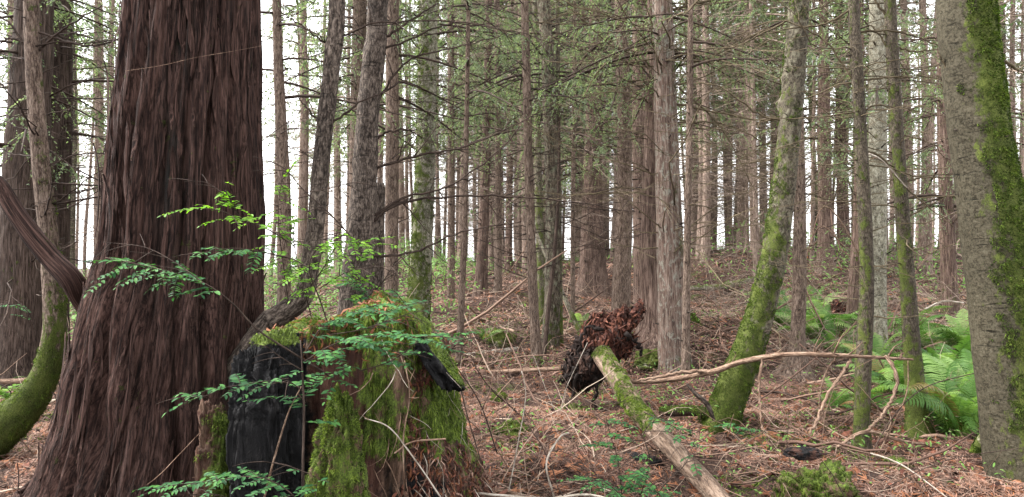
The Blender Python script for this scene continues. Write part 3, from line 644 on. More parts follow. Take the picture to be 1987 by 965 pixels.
# the middle ground ---------------------------------------------------------------------------------
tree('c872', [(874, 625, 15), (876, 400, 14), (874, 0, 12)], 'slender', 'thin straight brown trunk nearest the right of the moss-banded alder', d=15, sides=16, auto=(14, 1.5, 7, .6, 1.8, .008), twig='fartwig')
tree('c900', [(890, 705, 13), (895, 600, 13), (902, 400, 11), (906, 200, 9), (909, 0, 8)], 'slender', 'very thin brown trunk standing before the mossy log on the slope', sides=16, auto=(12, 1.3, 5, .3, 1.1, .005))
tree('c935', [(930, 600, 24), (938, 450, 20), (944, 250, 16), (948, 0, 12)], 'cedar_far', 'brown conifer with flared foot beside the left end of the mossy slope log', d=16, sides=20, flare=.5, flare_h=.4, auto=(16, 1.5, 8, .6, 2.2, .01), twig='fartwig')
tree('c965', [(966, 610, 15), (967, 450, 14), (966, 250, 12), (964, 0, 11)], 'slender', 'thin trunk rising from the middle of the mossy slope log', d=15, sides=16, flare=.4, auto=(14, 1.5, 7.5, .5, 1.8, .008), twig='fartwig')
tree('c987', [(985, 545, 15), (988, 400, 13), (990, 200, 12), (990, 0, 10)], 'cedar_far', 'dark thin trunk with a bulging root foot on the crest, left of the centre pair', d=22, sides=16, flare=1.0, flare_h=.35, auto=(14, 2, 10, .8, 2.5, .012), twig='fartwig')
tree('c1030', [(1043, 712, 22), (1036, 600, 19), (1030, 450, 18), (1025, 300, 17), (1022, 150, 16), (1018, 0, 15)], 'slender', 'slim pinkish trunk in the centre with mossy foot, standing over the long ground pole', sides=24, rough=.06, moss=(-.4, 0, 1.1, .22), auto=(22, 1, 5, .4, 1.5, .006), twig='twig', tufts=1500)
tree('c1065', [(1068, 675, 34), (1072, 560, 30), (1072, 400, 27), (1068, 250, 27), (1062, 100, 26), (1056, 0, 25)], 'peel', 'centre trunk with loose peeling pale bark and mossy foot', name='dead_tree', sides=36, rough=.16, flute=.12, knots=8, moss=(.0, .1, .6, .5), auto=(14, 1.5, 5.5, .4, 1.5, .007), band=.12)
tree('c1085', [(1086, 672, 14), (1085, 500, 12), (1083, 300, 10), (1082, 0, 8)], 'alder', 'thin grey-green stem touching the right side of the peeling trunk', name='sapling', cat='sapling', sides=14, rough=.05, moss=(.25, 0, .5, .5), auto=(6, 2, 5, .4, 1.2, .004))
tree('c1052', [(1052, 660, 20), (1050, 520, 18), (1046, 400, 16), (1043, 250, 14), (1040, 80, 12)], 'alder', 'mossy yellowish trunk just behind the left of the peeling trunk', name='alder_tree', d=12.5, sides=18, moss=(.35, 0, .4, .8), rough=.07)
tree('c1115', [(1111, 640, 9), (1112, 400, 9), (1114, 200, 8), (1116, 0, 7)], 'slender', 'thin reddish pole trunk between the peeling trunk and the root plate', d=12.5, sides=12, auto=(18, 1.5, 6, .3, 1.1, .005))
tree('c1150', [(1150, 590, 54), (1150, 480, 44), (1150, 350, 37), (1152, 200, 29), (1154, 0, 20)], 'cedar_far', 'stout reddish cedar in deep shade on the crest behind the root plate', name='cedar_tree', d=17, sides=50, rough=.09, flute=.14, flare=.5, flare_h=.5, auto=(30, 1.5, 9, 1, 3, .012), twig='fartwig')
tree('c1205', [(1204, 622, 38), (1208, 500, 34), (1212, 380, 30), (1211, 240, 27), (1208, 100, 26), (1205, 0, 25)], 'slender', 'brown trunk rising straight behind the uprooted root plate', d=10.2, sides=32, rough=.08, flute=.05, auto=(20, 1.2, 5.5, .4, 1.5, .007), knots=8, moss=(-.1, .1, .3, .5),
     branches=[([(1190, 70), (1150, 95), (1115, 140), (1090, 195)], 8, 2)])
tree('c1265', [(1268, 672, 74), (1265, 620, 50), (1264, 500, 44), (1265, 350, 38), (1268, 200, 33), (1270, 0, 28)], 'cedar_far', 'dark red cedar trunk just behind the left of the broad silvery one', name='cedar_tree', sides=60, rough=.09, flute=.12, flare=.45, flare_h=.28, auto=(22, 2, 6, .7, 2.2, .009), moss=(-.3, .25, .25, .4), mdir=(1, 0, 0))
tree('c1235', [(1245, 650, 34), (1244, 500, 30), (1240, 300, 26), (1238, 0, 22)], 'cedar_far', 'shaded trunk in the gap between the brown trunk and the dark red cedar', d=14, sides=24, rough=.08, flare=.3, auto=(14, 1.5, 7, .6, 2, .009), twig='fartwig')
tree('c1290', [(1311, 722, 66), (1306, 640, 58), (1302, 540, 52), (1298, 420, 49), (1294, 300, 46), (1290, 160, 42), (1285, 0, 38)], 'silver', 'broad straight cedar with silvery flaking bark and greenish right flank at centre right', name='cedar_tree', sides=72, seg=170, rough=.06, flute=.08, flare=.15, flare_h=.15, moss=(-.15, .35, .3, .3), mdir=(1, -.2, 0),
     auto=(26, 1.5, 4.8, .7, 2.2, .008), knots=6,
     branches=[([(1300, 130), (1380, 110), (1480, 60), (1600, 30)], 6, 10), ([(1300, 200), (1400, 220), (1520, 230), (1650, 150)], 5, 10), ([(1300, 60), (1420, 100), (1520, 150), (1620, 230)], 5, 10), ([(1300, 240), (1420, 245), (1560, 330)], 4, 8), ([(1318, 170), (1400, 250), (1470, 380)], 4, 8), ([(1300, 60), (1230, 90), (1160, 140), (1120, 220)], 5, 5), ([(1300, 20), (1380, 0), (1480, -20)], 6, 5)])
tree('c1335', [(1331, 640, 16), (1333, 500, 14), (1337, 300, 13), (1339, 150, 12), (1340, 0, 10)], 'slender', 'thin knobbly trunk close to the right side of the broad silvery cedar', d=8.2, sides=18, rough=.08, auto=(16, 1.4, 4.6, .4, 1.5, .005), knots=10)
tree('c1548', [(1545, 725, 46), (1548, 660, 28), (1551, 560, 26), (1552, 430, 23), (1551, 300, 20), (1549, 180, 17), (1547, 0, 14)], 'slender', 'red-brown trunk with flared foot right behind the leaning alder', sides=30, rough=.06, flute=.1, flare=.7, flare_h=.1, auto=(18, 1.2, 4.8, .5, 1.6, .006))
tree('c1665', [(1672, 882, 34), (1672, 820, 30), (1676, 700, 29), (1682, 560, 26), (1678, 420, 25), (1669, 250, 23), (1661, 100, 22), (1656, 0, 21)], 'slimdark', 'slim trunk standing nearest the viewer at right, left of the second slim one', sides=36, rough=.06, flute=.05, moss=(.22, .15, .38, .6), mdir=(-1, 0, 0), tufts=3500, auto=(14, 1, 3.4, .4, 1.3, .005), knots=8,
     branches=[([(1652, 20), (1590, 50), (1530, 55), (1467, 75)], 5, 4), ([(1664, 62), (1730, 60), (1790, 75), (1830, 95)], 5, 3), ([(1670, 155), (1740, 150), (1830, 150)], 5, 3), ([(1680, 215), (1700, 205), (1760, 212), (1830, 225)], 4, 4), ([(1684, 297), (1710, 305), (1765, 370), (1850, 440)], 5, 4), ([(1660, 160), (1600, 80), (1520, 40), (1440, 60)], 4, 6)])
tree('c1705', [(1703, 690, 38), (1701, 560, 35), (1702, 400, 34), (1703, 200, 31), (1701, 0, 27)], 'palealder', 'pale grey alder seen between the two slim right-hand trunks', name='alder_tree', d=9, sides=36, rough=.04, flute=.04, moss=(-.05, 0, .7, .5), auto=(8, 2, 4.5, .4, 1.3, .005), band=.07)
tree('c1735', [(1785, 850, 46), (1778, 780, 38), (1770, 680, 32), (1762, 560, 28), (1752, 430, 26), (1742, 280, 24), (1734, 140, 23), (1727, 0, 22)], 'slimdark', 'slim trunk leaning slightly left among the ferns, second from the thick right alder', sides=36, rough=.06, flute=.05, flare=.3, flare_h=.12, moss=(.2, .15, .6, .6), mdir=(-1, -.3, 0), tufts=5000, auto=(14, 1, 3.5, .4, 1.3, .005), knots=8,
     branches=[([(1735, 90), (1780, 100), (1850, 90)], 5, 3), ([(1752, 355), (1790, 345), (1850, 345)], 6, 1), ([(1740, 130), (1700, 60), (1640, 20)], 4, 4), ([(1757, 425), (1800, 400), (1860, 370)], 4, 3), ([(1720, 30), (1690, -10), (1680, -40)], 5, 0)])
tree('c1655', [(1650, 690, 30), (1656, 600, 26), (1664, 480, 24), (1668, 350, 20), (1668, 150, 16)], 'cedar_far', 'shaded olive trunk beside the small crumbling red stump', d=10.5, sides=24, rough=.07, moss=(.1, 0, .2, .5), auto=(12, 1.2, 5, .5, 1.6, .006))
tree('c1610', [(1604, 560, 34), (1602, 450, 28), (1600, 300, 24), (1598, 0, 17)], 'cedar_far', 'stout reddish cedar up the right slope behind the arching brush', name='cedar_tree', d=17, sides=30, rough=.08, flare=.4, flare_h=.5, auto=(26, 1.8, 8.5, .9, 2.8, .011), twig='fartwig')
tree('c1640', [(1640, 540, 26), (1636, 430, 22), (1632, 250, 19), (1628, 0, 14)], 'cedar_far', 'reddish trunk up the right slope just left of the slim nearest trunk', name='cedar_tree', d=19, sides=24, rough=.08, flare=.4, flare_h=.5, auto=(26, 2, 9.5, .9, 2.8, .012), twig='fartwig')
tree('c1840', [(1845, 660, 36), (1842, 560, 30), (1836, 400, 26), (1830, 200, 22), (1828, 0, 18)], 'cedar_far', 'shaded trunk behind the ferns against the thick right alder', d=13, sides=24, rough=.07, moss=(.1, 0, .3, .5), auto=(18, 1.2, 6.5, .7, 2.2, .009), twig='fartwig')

# ------------------------------------------------------------------ distant trees: prototypes, then copies
def crown_acc(z0, z1, K, L0, L1, seed, leafs=26, size=.07, droop=.5, subs=15, spread=1.0):
    rg = np.random.default_rng(seed); acc = Acc(); S = 9
    z = rg.uniform(z0, z1, K); az = rg.uniform(0, 2 * np.pi, K); L = rg.uniform(L0, L1, K) * (1.15 - .7 * (z - z0) / (z1 - z0))
    d = np.stack([np.cos(az), np.sin(az), rg.normal(.15, .12, K)], 1); t = np.linspace(0, 1, S)[None, :, None]
    P = np.stack([0 * z, 0 * z, z], 1)[:, None] + L[:, None, None] * (nrm(d)[:, None] * t + np.array([0, 0, 1.]) * (-droop * t ** 1.7 + .12 * t ** 4))
    wood = Acc(); tubes(wood, P, (.006 + .008 * L)[:, None] * np.linspace(1, .2, S)[None], 4, rg.random(K))
    k = np.repeat(np.arange(K), subs); f = rg.uniform(.18, 1, len(k)) * (S - 1.001); i0 = f.astype(int); fr = (f - i0)[:, None]
    b0 = P[k, i0] * (1 - fr) + P[k, i0 + 1] * fr; tg = nrm(P[k, i0 + 1] - P[k, i0]); sd = nrm(np.cross(tg, [0, 0, 1.])); sg = rg.choice([-1, 1], len(k))[:, None]
    dv = nrm(tg * .6 + sd * sg * .7 + np.array([0, 0, -1]) * rg.uniform(.1, .9, len(k))[:, None]); l = rg.uniform(.2, .55, len(k)) * (L[k] / 2) ** .5 * spread
    # leafy pieces along each spray
    n = len(k); kk = np.repeat(np.arange(n), leafs); s = rg.uniform(.05, 1, len(kk)); dr = np.array([0, 0, -1]) * (.5 * s ** 2)[:, None]
    c = b0[kk] + l[kk][:, None] * (dv[kk] * s[:, None] + dr) ; s2 = rg.choice([-1, 1], len(kk))[:, None]
    ld = nrm(dv[kk] + s2 * np.cross(dv[kk], rg.normal(0, .3, (len(kk), 3)) + np.array([0, 0, 1.])) * .8 + rg.normal(0, .25, (len(kk), 3)) + np.array([0, 0, -.4]))
    ll = size * .66 * rg.uniform(.6, 1.5, len(kk)) * (1.2 - .5 * s); wn = nrm(np.cross(ld, rg.normal(0, .5, (len(kk), 3)) + np.array([0, 0, 1.])))
    a = c; b = c + ld * ll[:, None]; m = c + ld * ll[:, None] * .5; w_ = wn * (ll * .24)[:, None]
    V = np.stack([a, m + w_, b, m - w_], 1); tn = np.clip(rg.normal(.45, .18, n)[kk] + rg.normal(0, .12, len(kk)), 0, 1)
    acc.add(V.reshape(-1, 3), np.arange(len(kk))[:, None] * 4 + np.arange(4), tint=np.repeat(tn, 4))
    return acc, wood

def proto(seed, H, r, mat, twz, twn, crown, flare=.3, moss=(-.3, 0, .2, .5), fol='needle'):
    rg = np.random.default_rng(seed); k = 7; zs = np.linspace(-.8, H, k)
    P = np.stack([np.cumsum(rg.normal(0, .05, k)), np.cumsum(rg.normal(0, .05, k)), zs, r * (1 - .75 * np.clip(zs, 0, H) / H)], 1); P[:, :2] -= P[0, :2]
    tm = trunk_mesh(P, 60, 14, seed=seed, rough=.09, flute=.1, flare=flare, flare_h=.4, moss=moss, zg=0, seedax=(1, 0, 0))
    trunk = tm.mesh('trunk', M[mat])
    z = rg.uniform(twz[0], twz[1], twn); az = rg.uniform(0, 6.283, twn)
    st = np.stack([np.interp(z, P[:, 2], P[:, 0]), np.interp(z, P[:, 2], P[:, 1]), z], 1)
    tw = branch_acc(st, np.stack([np.cos(az), np.sin(az), rg.normal(.05, .15, twn)], 1), rg.uniform(.5, 2.2, twn), .011, seed, twigs=7, S=7, droop=.3, rise=.2, sides=3, tw_s=3).mesh('branches', M['fartwig'])
    ca, wood = crown_acc(crown[0], H, crown[1], crown[2], crown[3], seed, size=crown[4])
    return trunk, tw, ca.mesh('crown', M[fol]), wood.mesh('limbs', M['fartwig'])
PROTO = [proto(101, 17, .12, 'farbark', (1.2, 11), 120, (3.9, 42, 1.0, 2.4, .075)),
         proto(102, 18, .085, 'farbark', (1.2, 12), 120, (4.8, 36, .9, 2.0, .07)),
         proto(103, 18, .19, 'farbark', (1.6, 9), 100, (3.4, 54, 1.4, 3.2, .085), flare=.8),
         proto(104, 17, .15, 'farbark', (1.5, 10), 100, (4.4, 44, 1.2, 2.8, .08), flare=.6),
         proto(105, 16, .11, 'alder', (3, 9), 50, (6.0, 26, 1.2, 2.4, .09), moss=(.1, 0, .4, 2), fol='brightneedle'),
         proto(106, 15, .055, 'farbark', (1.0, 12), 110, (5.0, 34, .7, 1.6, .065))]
def far_tree(u, d, kind, scale, label, group, tw=True, cr=True, rot=None):
    tr, twg, crn, wood = PROTO[kind]; x = (u - CX) / F * d; z = Gf(x, d)
    nm = {2: 'cedar_tree', 3: 'cedar_tree', 4: 'alder_tree'}.get(kind, 'conifer_tree')
    o = thing(nm, (x, d, z), label, 'tree', group); o.rotation_euler = (random.gauss(0, .015), random.gauss(0, .015), random.uniform(0, 6.28) if rot is None else rot); o.scale = (scale,) * 3
    link('trunk', tr, o)
    if tw: tag(link('dead_branches', twg, o), kind='stuff')
    if cr: link('limbs', wood, o)['kind'] = 'stuff'; link('crown', crn, o)['kind'] = 'stuff'
    return o
def crest_y(u):
    return 0
GAPS = [(-400, 'the left edge'), (30, 'the dim left-edge cedar'), (95, 'the straight brown cedar'), (330, 'the old cedar'), (548, 'the slender red-brown trunk'), (640, 'the hooked-foot trunk'), (705, 'the darkest trunk'), (818, 'the moss-banded alder'), (902, 'the very thin trunk'), (946, 'the flared brown conifer'),
        (966, 'the thin log-side trunk'), (1026, 'the slim pinkish trunk'), (1070, 'the peeling trunk'), (1150, 'the stout reddish cedar'), (1210, 'the trunk behind the root plate'), (1295, 'the silvery cedar'), (1335, 'the thin knobbly trunk'), (1520, 'the leaning alder'),
        (1602, 'the stout slope cedar'), (1675, 'the nearest slim trunk'), (1704, 'the pale grey alder'), (1750, 'the second slim trunk'), (1900, 'the thick right alder'), (2400, 'the right edge')]
ORD = ['leftmost', 'second from left', 'third from left', 'fourth from left', 'fifth from left', 'sixth from left', 'seventh from left', 'eighth from left', 'ninth from left', 'tenth from left', 'eleventh from left', 'twelfth from left', 'thirteenth from left', 'fourteenth from left', 'fifteenth from left', 'sixteenth from left', 'seventeenth from left', 'eighteenth from left', 'nineteenth from left', 'twentieth from left', 'last but three from right', 'last but two from right', 'last but one from right', 'rightmost']
rz = [  # u range, depth range, count, kinds, far word, group
    (855, 1250, 21, 36, 60, (5, 0, 1, 5, 1, 3), 'crest', 'distant trunks on the crest, centre'),
    (855, 1250, 37, 58, 12, (0, 1, 5, 0), 'distant', 'trees beyond the crest, centre'),
    (860, 1245, 24, 35, 20, (5, 1, 5), 'crest', 'distant trunks on the crest, centre'),
    (1340, 1520, 20, 34, 8, (5, 1, 5), 'slope', 'distant trunks between the silvery cedar and the leaning alder'),
    (1330, 1530, 16, 32, 26, (0, 1, 5, 1, 5), 'slope', 'distant trunks between the silvery cedar and the leaning alder'),
    (1330, 1560, 34, 56, 7, (0, 1, 5), 'distant', 'trees beyond the slope at centre right'),
    (1560, 2000, 15, 30, 22, (5, 1, 0, 4, 1), 'slope', 'conifers up the right slope'),
    (1560, 2150, 32, 56, 16, (0, 1, 3), 'distant', 'tall conifers behind the right slope'),
    (575, 850, 20, 44, 22, (0, 1, 3), 'far', 'distant conifers behind the stump'),
    (505, 575, 28, 44, 3, (1,), 'far', 'distant trees right of the old cedar'),
    (125, 250, 17, 40, 9, (1, 4, 0), 'far', 'thin distant trees left of the old cedar'),
    (-120, 40, 14, 34, 7, (0, 3, 1), 'far', 'distant trees at the left edge')]
spots = []
for (u0, u1, d0, d1, n, kinds, word, grp) in rz:
    for i in range(n):
        u = u0 + (u1 - u0) * ((i * .6180339 + .13 + n * .037) % 1); d = d0 + (d1 - d0) * ((i * .7548776 + .4) % 1)
        if d > 24 and any(a < u < b for a, b in ((865, 880), (905, 922), (980, 1000), (1042, 1052), (1092, 1108), (1180, 1196), (1225, 1240), (1385, 1412), (540, 575), (165, 205), (225, 240))): u += 22
        gi = max(k for k, g in enumerate(GAPS[:-1]) if g[0] <= u); spots.append([u, d, kinds[i % len(kinds)], word, grp, gi])
KW = {0: 'medium brown trunk', 1: 'slim brown trunk', 2: 'stout cedar trunk', 3: 'thick brown trunk', 4: 'pale alder', 5: 'pole-thin trunk'}
for word in ('crest', 'distant', 'slope', 'far'):
    for gi in range(len(GAPS)):
        for kd in KW:
            L_ = sorted([q for q in spots if q[3] == word and q[5] == gi and q[2] == kd])[:20]
            for k, q in enumerate(L_):
                A_n, B_n = GAPS[gi][1], GAPS[gi + 1][1]; noun = {'crest': KW[kd] + ' on the crest', 'distant': 'most distant ' + KW[kd], 'slope': KW[kd] + ' upslope', 'far': 'far ' + KW[kd]}[word]
                lab = (ORD[k] + ' ' if len(L_) > 1 else '') + noun + ' between ' + A_n.replace('the ', '', 1) + ' and ' + B_n.replace('the ', '', 1)
                far_tree(q[0], q[1], kd, random.uniform(.85, 1.2), ' '.join(lab.split()[:16]), q[4])
# leafy boughs hanging into the top of the picture from nearer trees (live sprays, part of their tree)
def boughs(key, z0, z1, K, L0, L1, size, fol='needle', leafs=24):
    root, info, d, zg = TREES[key]; ca, wood = crown_acc(z0, z1, K, L0, L1, sum(map(ord, key)), leafs=leafs, size=size)
    zc = info['C'][:, 2]
    for a, nm, mt in ((ca, 'foliage', M[fol]), (wood, 'limbs', M['twig'])):
        Vv = np.concatenate(a.V); sx = np.interp(Vv[:, 2], zc, info['C'][:, 0]); sy = np.interp(Vv[:, 2], zc, info['C'][:, 1]); Vv = Vv + np.stack([sx, sy, 0 * sx], 1)
        a.V = [Vv]; o = build(a, nm, mt, root, origin=(sx[0], sy[0], zg)); o['kind'] = 'stuff'
for k, z0, z1, K, L0, L1, s in (('c1335', 3.3, 5, 9, .8, 1.7, .035), ('c1290', 3.4, 5.2, 12, .9, 2, .038), ('c1030', 3.2, 5.4, 10, .8, 1.7, .036), ('c1065', 3.4, 6, 12, .9, 1.8, .04), ('c1052', 3.4, 6.5, 16, 1, 2, .045), ('c872', 3.6, 7.5, 22, 1, 2.2, .055), ('c900', 3.3, 5.5, 9, .7, 1.5, .036), ('c1115', 3.2, 6.5, 16, .8, 1.7, .042), ('brownA', 3.4, 5.8, 12, .8, 1.8, .04), ('redthin', 3.2, 5.4, 12, .8, 1.6, .038), ('c1150', 3.0, 8, 40, 1.2, 2.8, .07), ('c1205', 3.6, 6.5, 14, .9, 1.8, .045), ('c935', 3.6, 8, 26, 1, 2.2, .06), ('c987', 4.5, 10, 34, 1.2, 2.8, .08), ('c965', 4, 8, 20, 1, 2.2, .06),
                                ('c1610', 3.2, 9, 40, 1.4, 3.2, .07), ('c1640', 3.4, 10, 44, 1.4, 3.4, .08), ('c1840', 2.2, 7, 44, 1.2, 2.8, .055), ('c1235', 3.2, 7, 24, 1, 2.2, .055), ('c1655', 3.4, 6, 16, .9, 1.9, .045),
                                ('c1705', 3.4, 5.5, 12, .8, 1.6, .04), ('leftcedarA', 2.3, 5, 22, 1, 2.2, .045), ('leftcedarB', 2.6, 5, 20, 1, 2.2, .045), ('brownB', 3, 6, 22, 1, 2, .05), ('c1548', 3.6, 5.5, 10, .8, 1.7, .04), ('c1265', 3.8, 6, 14, .9, 1.9, .045), ('mossalder', 4.2, 6.5, 12, 1, 1.8, .05)):
    boughs(k, z0, z1, int(K * 1.05), L0, L1, s)

# dead brush on the slopes (a tangle nobody could count)
ba = Acc()
for (n, u0, u1, d0, d1, L0, L1, r) in ((420, 1340, 1950, 10, 24, .8, 3.2, .006), (240, 560, 1250, 11, 28, .6, 2.2, .006), (160, -60, 800, 9, 24, .5, 1.8, .005), (170, 1545, 1690, 8.5, 12, .9, 2.4, .005)):
    d = RNG.uniform(d0, d1, n); x = (RNG.uniform(u0, u1, n) - CX) / F * d; z = G(x, d)
    dv = np.stack([RNG.normal(0, .9, n), RNG.normal(0, .5, n), RNG.uniform(.15, 1.3, n)], 1)
    branch_acc(np.stack([x, d, z - .03], 1), dv, RNG.uniform(L0, L1, n), r * RNG.uniform(.6, 1.4, n), 5 + n, twigs=8, S=8, droop=.5, rise=-.1, acc=ba, sides=3, tw_s=4)
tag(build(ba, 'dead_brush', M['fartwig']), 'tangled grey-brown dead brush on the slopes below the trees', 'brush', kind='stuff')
# low greenery beyond: brambles and salal on the crest and left
ga2 = Acc()
for (n, u0, u1, d0, d1, h, sz) in ((9000, 1330, 2050, 14, 40, .9, .09), (9000, 500, 880, 12, 34, 1.1, .08), (5000, -100, 260, 9, 30, .8, .07), (5200, 560, 1950, 4.6, 14, .22, .032), (5000, 850, 1330, 20, 36, .45, .08)):
    cn = n // 60; cd = RNG.uniform(d0, d1, cn); cu = RNG.uniform(u0, u1, cn); k = RNG.integers(0, cn, n)
    d = cd[k] + RNG.normal(0, .5, n); x = (cu[k] - CX) / F * cd[k] + RNG.normal(0, .5, n); z = G(x, d, False) + h * RNG.random(n) ** 1.6
    dv = nrm(RNG.normal(0, 1, (n, 3)) + np.array([0, 0, -.2])); flat_pieces(ga2, np.stack([x, d, z], 1), np.tile([0, -.4, 1.], (n, 1)) + RNG.normal(0, .4, (n, 3)), dv, np.full(n, sz) * RNG.uniform(.5, 1.4, n), np.full(n, sz * .4), RNG.random(n))
tag(build(ga2, 'low_greenery', M['brightneedle'], smooth=False), 'low leafy green undergrowth on the far slopes', 'undergrowth', kind='stuff')

# ------------------------------------------------------------------ generic lumps and slabs
def ball_grid(nu=60, nv=40):
    th_ = np.linspace(0, np.pi, nv)[:, None]; ph = np.arange(nu)[None] / nu * 2 * np.pi
    D = np.stack([np.sin(th_) * np.cos(ph), np.sin(th_) * np.sin(ph), np.cos(th_) + 0 * ph], -1)
    idx = np.arange(nu * nv).reshape(nv, nu); nx = np.roll(idx, -1, 1)
    return D, np.stack([idx[:-1], idx[1:], nx[1:], nx[:-1]], -1).reshape(-1, 4)
def lump(name, c, rad, mat, parent, seed=0, amp=.25, freq=2.0, power=1.0, moss=.8, nu=70, nv=46, tufts=0, tl=.02, shape=None, rot=None, char=None, rotw=None, mfun=None, hang=.4, tm=1.0, vs=1.0, crack=0):
    D, Q = ball_grid(nu, nv); S = np.sign(D) * np.abs(D) ** power
    V = S * np.array(rad); 
    if shape is not None: V = shape(V, D)
    DD = S * np.array([1, 1, vs]); V = V * (1 + amp * fbm(DD * freq, seed, 4)[..., None] + amp * .4 * ridge(DD * freq * 4, seed + 3, 2)[..., None])
    if crack:
        cp = V * np.array([26, 26, 9.]) + seed; V = V + D * (crack * (np.round(ridge(cp, seed, 2) * 2.2) / 2.2 - .4 * (np.abs(vnoise(V * np.array([14, 14, 34.]), seed + 4)) < .10)))[..., None]
    if rot is not None: V = V @ np.array(Matrix.Rotation(rot[0], 3, rot[1])).T; D = D @ np.array(Matrix.Rotation(rot[0], 3, rot[1])).T
    V = V + np.array(c); mo = (mfun(V, D) if mfun else moss + .5 * D[..., 2]); n = V.shape[0] * V.shape[1]
    acc = Acc(); acc.add(V.reshape(-1, 3), Q, tc=(V - np.array(c)).reshape(-1, 3) + seed, moss=np.asarray(mo + 0 * D[..., 0]).ravel(), tint=np.zeros(n), char=np.full(n, 0. if char is None else char), rot=np.full(n, 0. if rotw is None else rotw))
    o = build(acc, name, mat, parent, origin=c)
    if tufts: moss_tufts('moss', V, D, mo, tufts, tl, parent if parent is not None else o, seed=seed, hang=hang, tmul=tm)
    return o, V, D

# ------------------------------------------------------------------ the old stump
SX, SY = -.66, 3.72
stump = thing('old_stump', (SX, SY, Gf(SX, SY) - .3), 'big rotting stump, charred black on its left face and shaggy with moss on its right', 'stump')
def stump_body():
    sides, seg = 260, 170; a = np.arange(sides) / sides * 2 * np.pi; ca, sa = np.cos(a)[None], np.sin(a)[None]; h = np.linspace(0, 1, seg)[:, None] + 0 * ca
    z0, zt = -.45, 1.16
    rx = np.where(ca > 0, .29 + .46 * (1 - h) ** 1.5, .52 + .0 * h); ry = np.where(sa < 0, .40 + .22 * (1 - h) ** 1.5 * sstep(-.1, .5, ca), .42 + 0 * h)
    r = 1 / np.sqrt((ca / rx) ** 2 + (sa / ry) ** 2)
    U = np.stack([ca * 2.2 + 0 * h, sa * 2.2 + 0 * h, h * 1.6], -1)
    r = r * (1 + .34 * fbm(U * 1.3, 4, 4) + .16 * ridge(np.stack([ca * 6 + 0 * h, sa * 6 + 0 * h, h * 1.3], -1), 8, 3) + .09 * fbm(U * 5, 6, 4))
    top = zt + .06 * np.exp(-((ca - .15) / .45) ** 2) - .10 * sstep(-.3, -.8, ca) + .08 * fbm(np.stack([ca * 2, sa * 2, ca * 0], -1), 2, 3) - .14 * sstep(.45, 1, ca)
    z = z0 + (top - z0) * h
    X_ = SX - .02 + ca * r; Y_ = SY + sa * r; B = np.stack([X_, Y_, z], -1)
    caps = []
    for q in np.linspace(.96, 0, 26):
        zz = top[0] + .045 * (1 - q) + .05 * fbm(np.stack([ca[0] * q * 4, sa[0] * q * 4, 0 * ca[0]], -1), 12, 3)
        caps.append(np.stack([SX - .02 + ca[0] * r[-1] * q, SY + sa[0] * r[-1] * q, zz], -1))
    Vv = np.concatenate([B, np.stack(caps)]); n, s = Vv.shape[:2]
    idx = np.arange(n * s).reshape(n, s); nx = np.roll(idx, -1, 1); Q = np.stack([idx[:-1], nx[:-1], nx[1:], idx[1:]], -1).reshape(-1, 4)
    u = CX + Vv[..., 0] / Vv[..., 1] * F; v = CY - (Vv[..., 2] - CZ) / Vv[..., 1] * F
    x_, z_ = Vv[..., 0], Vv[..., 2]; front = sstep(.1, -.1, Vv[..., 1] - SY)
    istop = np.zeros((n, s)); istop[seg:] = 1
    char = (1 - sstep(-.98, -.84, x_)) + .9 * np.exp(-((x_ + .42) / .16) ** 2 - ((z_ - .35) / .25) ** 2)
    rot = sstep(-.95, -.85, x_) * (1 - sstep(-.66, -.52, x_)) + .5 * (1 - sstep(.2, .5, z_))
    ms = .95 * np.exp(-((x_ + .60) / .15) ** 2) * sstep(.45, .62, z_) + 1.15 * np.exp(-((x_ + .27) / .17) ** 2 - ((z_ - .75) / .28) ** 2) * 1.2 + .75 * np.exp(-((x_ + .12) / .12) ** 2 - ((z_ - .45) / .2) ** 2) + istop * .6 + .9 * (1 - sstep(-1.2, -1.12, x_)) * sstep(.9, 1.1, z_) - .35
    ms = ms + .7 * sstep(1.04, 1.12, z_)
    dz = np.gradient(Vv, axis=0); dt = np.gradient(Vv, axis=1); nn = nrm(np.cross(dt, dz))
    acc = Acc(); acc.add(Vv.reshape(-1, 3), Q, tc=Vv.reshape(-1, 3), moss=ms.ravel(), char=char.ravel() * (1 - istop.ravel()), rot=rot.ravel(), tint=0 * ms.ravel())
    build(acc, 'body', M['stump'], stump, origin=(SX, SY, stump.location[2]))
    front_w = np.where(Vv[..., 1] < SY + .25, ms, -1)
    moss_tufts('moss', Vv, nn, front_w, 80000, .013, stump, seed=5, hang=1.1, wid=.13, thr=.38, amp=1.7, noise_s=7)
    return Vv, nn, ms, x_, z_
SV, SN, SM, sx_, sz_ = stump_body()
def slabshape(V, D): return V
# charred upright slab that makes the left face
o, cv, cd = lump('charred_slab', px(518, 850, 3.22), (.122, .12, .385), M['stump'], stump, seed=3, amp=.34, freq=2.2, vs=.5, power=.5, char=1.0, nu=240, nv=220, crack=.02, mfun=lambda V, D: -.35 + 1.3 * sstep(1.06, 1.11, V[..., 2]), tufts=9000, tl=.010, hang=.9)
lump('mossy_ledge', px(598, 640, 3.75), (.08, .12, .045), M['stump'], stump, seed=13, amp=.6, freq=2, power=.8, char=.8, mfun=lambda V, D: -.35 + 1.3 * D[..., 2], tufts=7000, tl=.010)  # coloured near-black below, moss only on top
lump('leaning_slab', px(850, 705, 3.45), (.045, .12, .135), M['stump'], stump, seed=23, amp=.5, freq=2.2, power=.7, char=1.3, rot=(math.radians(-36), 'Y'), mfun=lambda V, D: -.25 + 1.1 * sstep(.2, .7, D[..., 2] * .6 + D[..., 0] * .75), tufts=6500, tl=.010)
